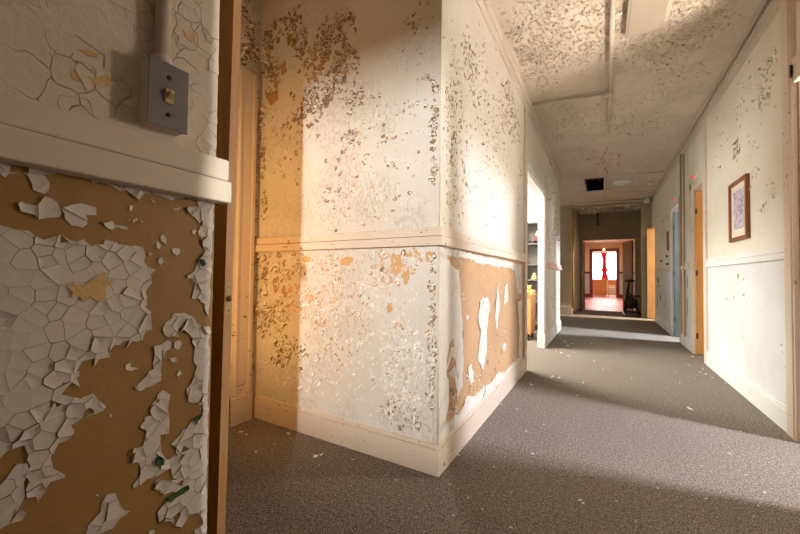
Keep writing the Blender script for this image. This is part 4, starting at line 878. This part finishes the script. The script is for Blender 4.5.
# ---------------------------------------------------------------- far room furniture, curtain and lamps
ds = thing('wooden_desk', (-.1, 22.6, 0), 'honey coloured wooden cabinet desk in the far red framed room', 'desk')
b = MB(); b.box((-.62, 22.4, .04), (.16, 23.0, .93), bevel=.01); b.build('cabinet_body', M['desk'], ds)
for x in (-.58, -.2):
    b = MB(); b.box((x, 22.385, .10), (x+.34, 22.4, .88), bevel=.004); o = b.build('door', M['desk'], ds)
    kb = MB(); kb.lathe((x+.17, 22.385, .5), (0,-1,0), [(.012,0),(.02,.02),(0,.03)], n=10); kb.build('knob', M['brass'], o)
ch = thing('wooden_chair', (.42, 22.2, 0), 'wooden chair standing right of the honey coloured desk', 'chair')
b = MB(); b.box((.22, 22.0, .44), (.62, 22.42, .48), bevel=.006); b.build('seat', M['desk'], ch)
for x, y in ((.24, 22.03), (.60, 22.03), (.24, 22.39), (.60, 22.39)):
    b = MB(); b.box((x-.018, y-.018, 0), (x+.018, y+.018, .44 if y < 22.2 else .85)); b.build('leg', M['desk'], ch)
b = MB(); b.box((.24, 22.38, .62), (.60, 22.41, .86), bevel=.005); b.build('backrest', M['desk'], ch)
b = MB(); N = 40
for i in range(N):
    pass
rows = []
for j in range(25):
    z = 2.5 - j*(1.62/24); t = j/24; w_ = .17*(1 - .55*math.sin(math.pi*min(1, t*1.5)) ) if t < .67 else .17*(.45+.75*(t-.67)/.33)
    w_ = max(w_, .06); row = []
    for i in range(41):
        u_ = i/40-.5; row.append(b.bm.verts.new((.03 + .05*t + u_*w_*2, 24.3 + .03*math.sin(u_*40+t), z)))
    rows.append(row)
for A, B_ in zip(rows, rows[1:]):
    for i in range(40):
        f = b.bm.faces.new((A[i], A[i+1], B_[i+1], B_[i])); f.smooth = True
cu = b.build('curtain', M['curtain'], None, fix=False); sm = cu.modifiers.new('s', 'SOLIDIFY'); sm.thickness = .006
tag(cu, 'gathered red curtain against the bright far window', 'curtain')
b = MB(); b.blob((-.22, 24.2, 1.73), (.07, .03, .05)); b.tube([(-.22, 24.2, 1.73), (-.20, 24.25, 2.5)], .004, n=6); tag(b.build('hanging_ornament', M['black']), 'small dark ornament hanging in the bright far window', 'ornament')
b = MB(); b.box((-.05, 14.6, 2.60), (.32, 14.66, 2.72), bevel=.005); tag(b.build('exit_lamp', M['red_lamp']), 'glowing red lamp box on the ceiling of the far hall', 'lamp')
b = MB(); b.tube([(.36, 16.3, 2.68), (.50, 17.0, 2.62)], .03, n=10); tag(b.build('tube_lamp', M['glow']), 'small glowing tube lamp on the far hall ceiling', 'lamp')
b = MB(); b.blob((.03, 20.7, 2.44), (.05, .04, .05)); tag(b.build('frame_lamp', M['glow']), 'tiny glowing lamp on top of the dark red door frame', 'lamp')

# ---------------------------------------------------------------- paint chips on the carpet
protos = []
rnd = random.Random(77)
for i in range(8):
    b = MB(); n = rnd.randint(5, 8); c_ = b.bm.verts.new((0, 0, .002)); vs = []
    for k in range(n):
        t = 6.283*k/n; r = rnd.uniform(.5, 1.1); vs.append(b.bm.verts.new((.5*r*math.cos(t), .32*r*math.sin(t), rnd.uniform(0.02, .22))))
    for k in range(n): b.bm.faces.new((c_, vs[k], vs[(k+1)%n]))
    o = b.build('paint_chip', M['trim_white'], fix=True); protos.append(o)
first = set()
for i, (x, y, s) in enumerate(CHIPS):
    pr = protos[i % 8]
    if pr.name in first: o = pr.copy(); COL.objects.link(o)
    else: o = pr; first.add(pr.name)
    o.location = (x, y, .001); o.scale = (s, s, s); o.rotation_euler = (0, 0, rnd.uniform(0, 6.28))
    tag(o, 'small white flake of fallen paint lying on the brown grey carpet', 'paint chip', 'fallen paint chips on the carpet')

# ---------------------------------------------------------------- lights
def area_light(name, loc, target, sx, sy, power, col, spread=180):
    l = bpy.data.lights.new(name, 'AREA'); l.shape = 'RECTANGLE'; l.size = sx; l.size_y = sy; l.energy = power; l.color = col; l.spread = math.radians(spread)
    o = bpy.data.objects.new(name, l); COL.objects.link(o); o.location = loc
    o.rotation_euler = (Vector(target)-Vector(loc)).to_track_quat('-Z', 'Y').to_euler()
    return o
area_light('left_room_window', (-3.6, 4.6, 1.5), (0, 4.9, 1.2), 1.4, 1.6, 115, (1, .97, .92))
area_light('left_room_floor_fill', (-1.9, 4.8, 2.85), (-.3, 4.9, .4), .9, .9, 190, (1, .95, .85))  # added unseen fill, brightens the carpet outside the left doorway
area_light('right_room_window', (8.3, 2.72, 1.35), (0, 2.72, 1.3), .5, 2.1, 80, (.92, .92, 1))
area_light('right_room_floor_fill', (3.7, 2.72, 2.75), (.2, 2.72, 0), .45, .5, 98, (.94, .92, 1), 100)  # added high fill so the light band shows on the carpet
area_light('lobby_window', (2.25, -3.2, 1.72), (-1.2, 1.65, 1.6), .03, .32, 54, (1, .97, .93), 70)
area_light('right_room_ceiling_fill', (1.95, 2.7, .3), (.45, 2.6, 2.98), .5, .5, 46, (1, .86, .70), 95)  # added warm uplight, fills the ceiling and upper left walls
area_light('near_wall_fill', (2.1, 3.6, 1.55), (-.73, .2, 1.1), .35, .35, 19, (1, .86, .70), 110)  # added warm fill aimed through the doorway at the near wall
area_light('alcove_lamp', (-1.88, 1.04, 1.2), (-1.82, 1.65, 1.25), .2, 1.7, 7.5, (1, .50, .16))
area_light('right_room_one_window', (4.6, 4.6, 1.6), (1.2, 5.8, 1.2), 1.4, 1.4, 110, (1, .92, .8))
area_light('right_room_two_window', (4.6, 7.4, 1.6), (1.2, 7.4, 1.0), 1.0, 1.4, 18, (.88, .93, 1))
area_light('right_room_two_strip_light', (3.4, 7.32, 2.8), (.2, 7.32, 0), .3, .5, 110, (.86, .94, 1), 90)  # added high source, lays the cool light strip across the floor
area_light('right_room_three_window', (3.4, 9.4, 1.6), (1.1, 10.4, 1.0), 1.0, 1.4, 60, (1, .84, .58))
area_light('right_room_three_strip_light', (3.2, 10.42, 2.8), (.2, 10.42, 0), .2, .4, 120, (1, .84, .62), 90)  # added high source, lays the warm light strip before the vestibule
area_light('side_hall_window', (-3.6, 9.0, 1.8), (-.6, 9.3, 1.0), 1.2, 1.2, 24, (1, .88, .70))
area_light('far_window_light', (.2, 24.2, 1.8), (.2, 12, .6), 2.6, 1.4, 70, (1, .86, .86))
area_light('far_hall_lamp', (.2, 16.5, 2.66), (.2, 16.5, 0), .8, 2.0, 140, (1, .84, .70))
W_ = bpy.data.worlds.new('world'); SC.world = W_; W_.use_nodes = True
W_.node_tree.nodes['Background'].inputs[0].default_value = (.8, .88, 1, 1); W_.node_tree.nodes['Background'].inputs[1].default_value = .4

# ---------------------------------------------------------------- camera
cam = bpy.data.cameras.new('camera'); co = bpy.data.objects.new('camera', cam); COL.objects.link(co)
cam.sensor_width = 36; cam.lens = 351.04/800*36; cam.clip_start = .02; cam.clip_end = 200
r, u, fw = Vector(CAM_R), Vector(CAM_U), Vector(CAM_F)
co.matrix_world = Matrix(((r.x, u.x, -fw.x, 0), (r.y, u.y, -fw.y, 0), (r.z, u.z, -fw.z, 1.0), (0, 0, 0, 1)))
SC.camera = co
vs_ = SC.view_settings; vs_.view_transform = 'Standard'; vs_.look = 'None'; vs_.exposure = 0.0; vs_.gamma = 1.0; vs_.use_curve_mapping = False
SC.cycles.max_bounces = 10; SC.cycles.diffuse_bounces = 7; SC.cycles.sample_clamp_indirect = 6
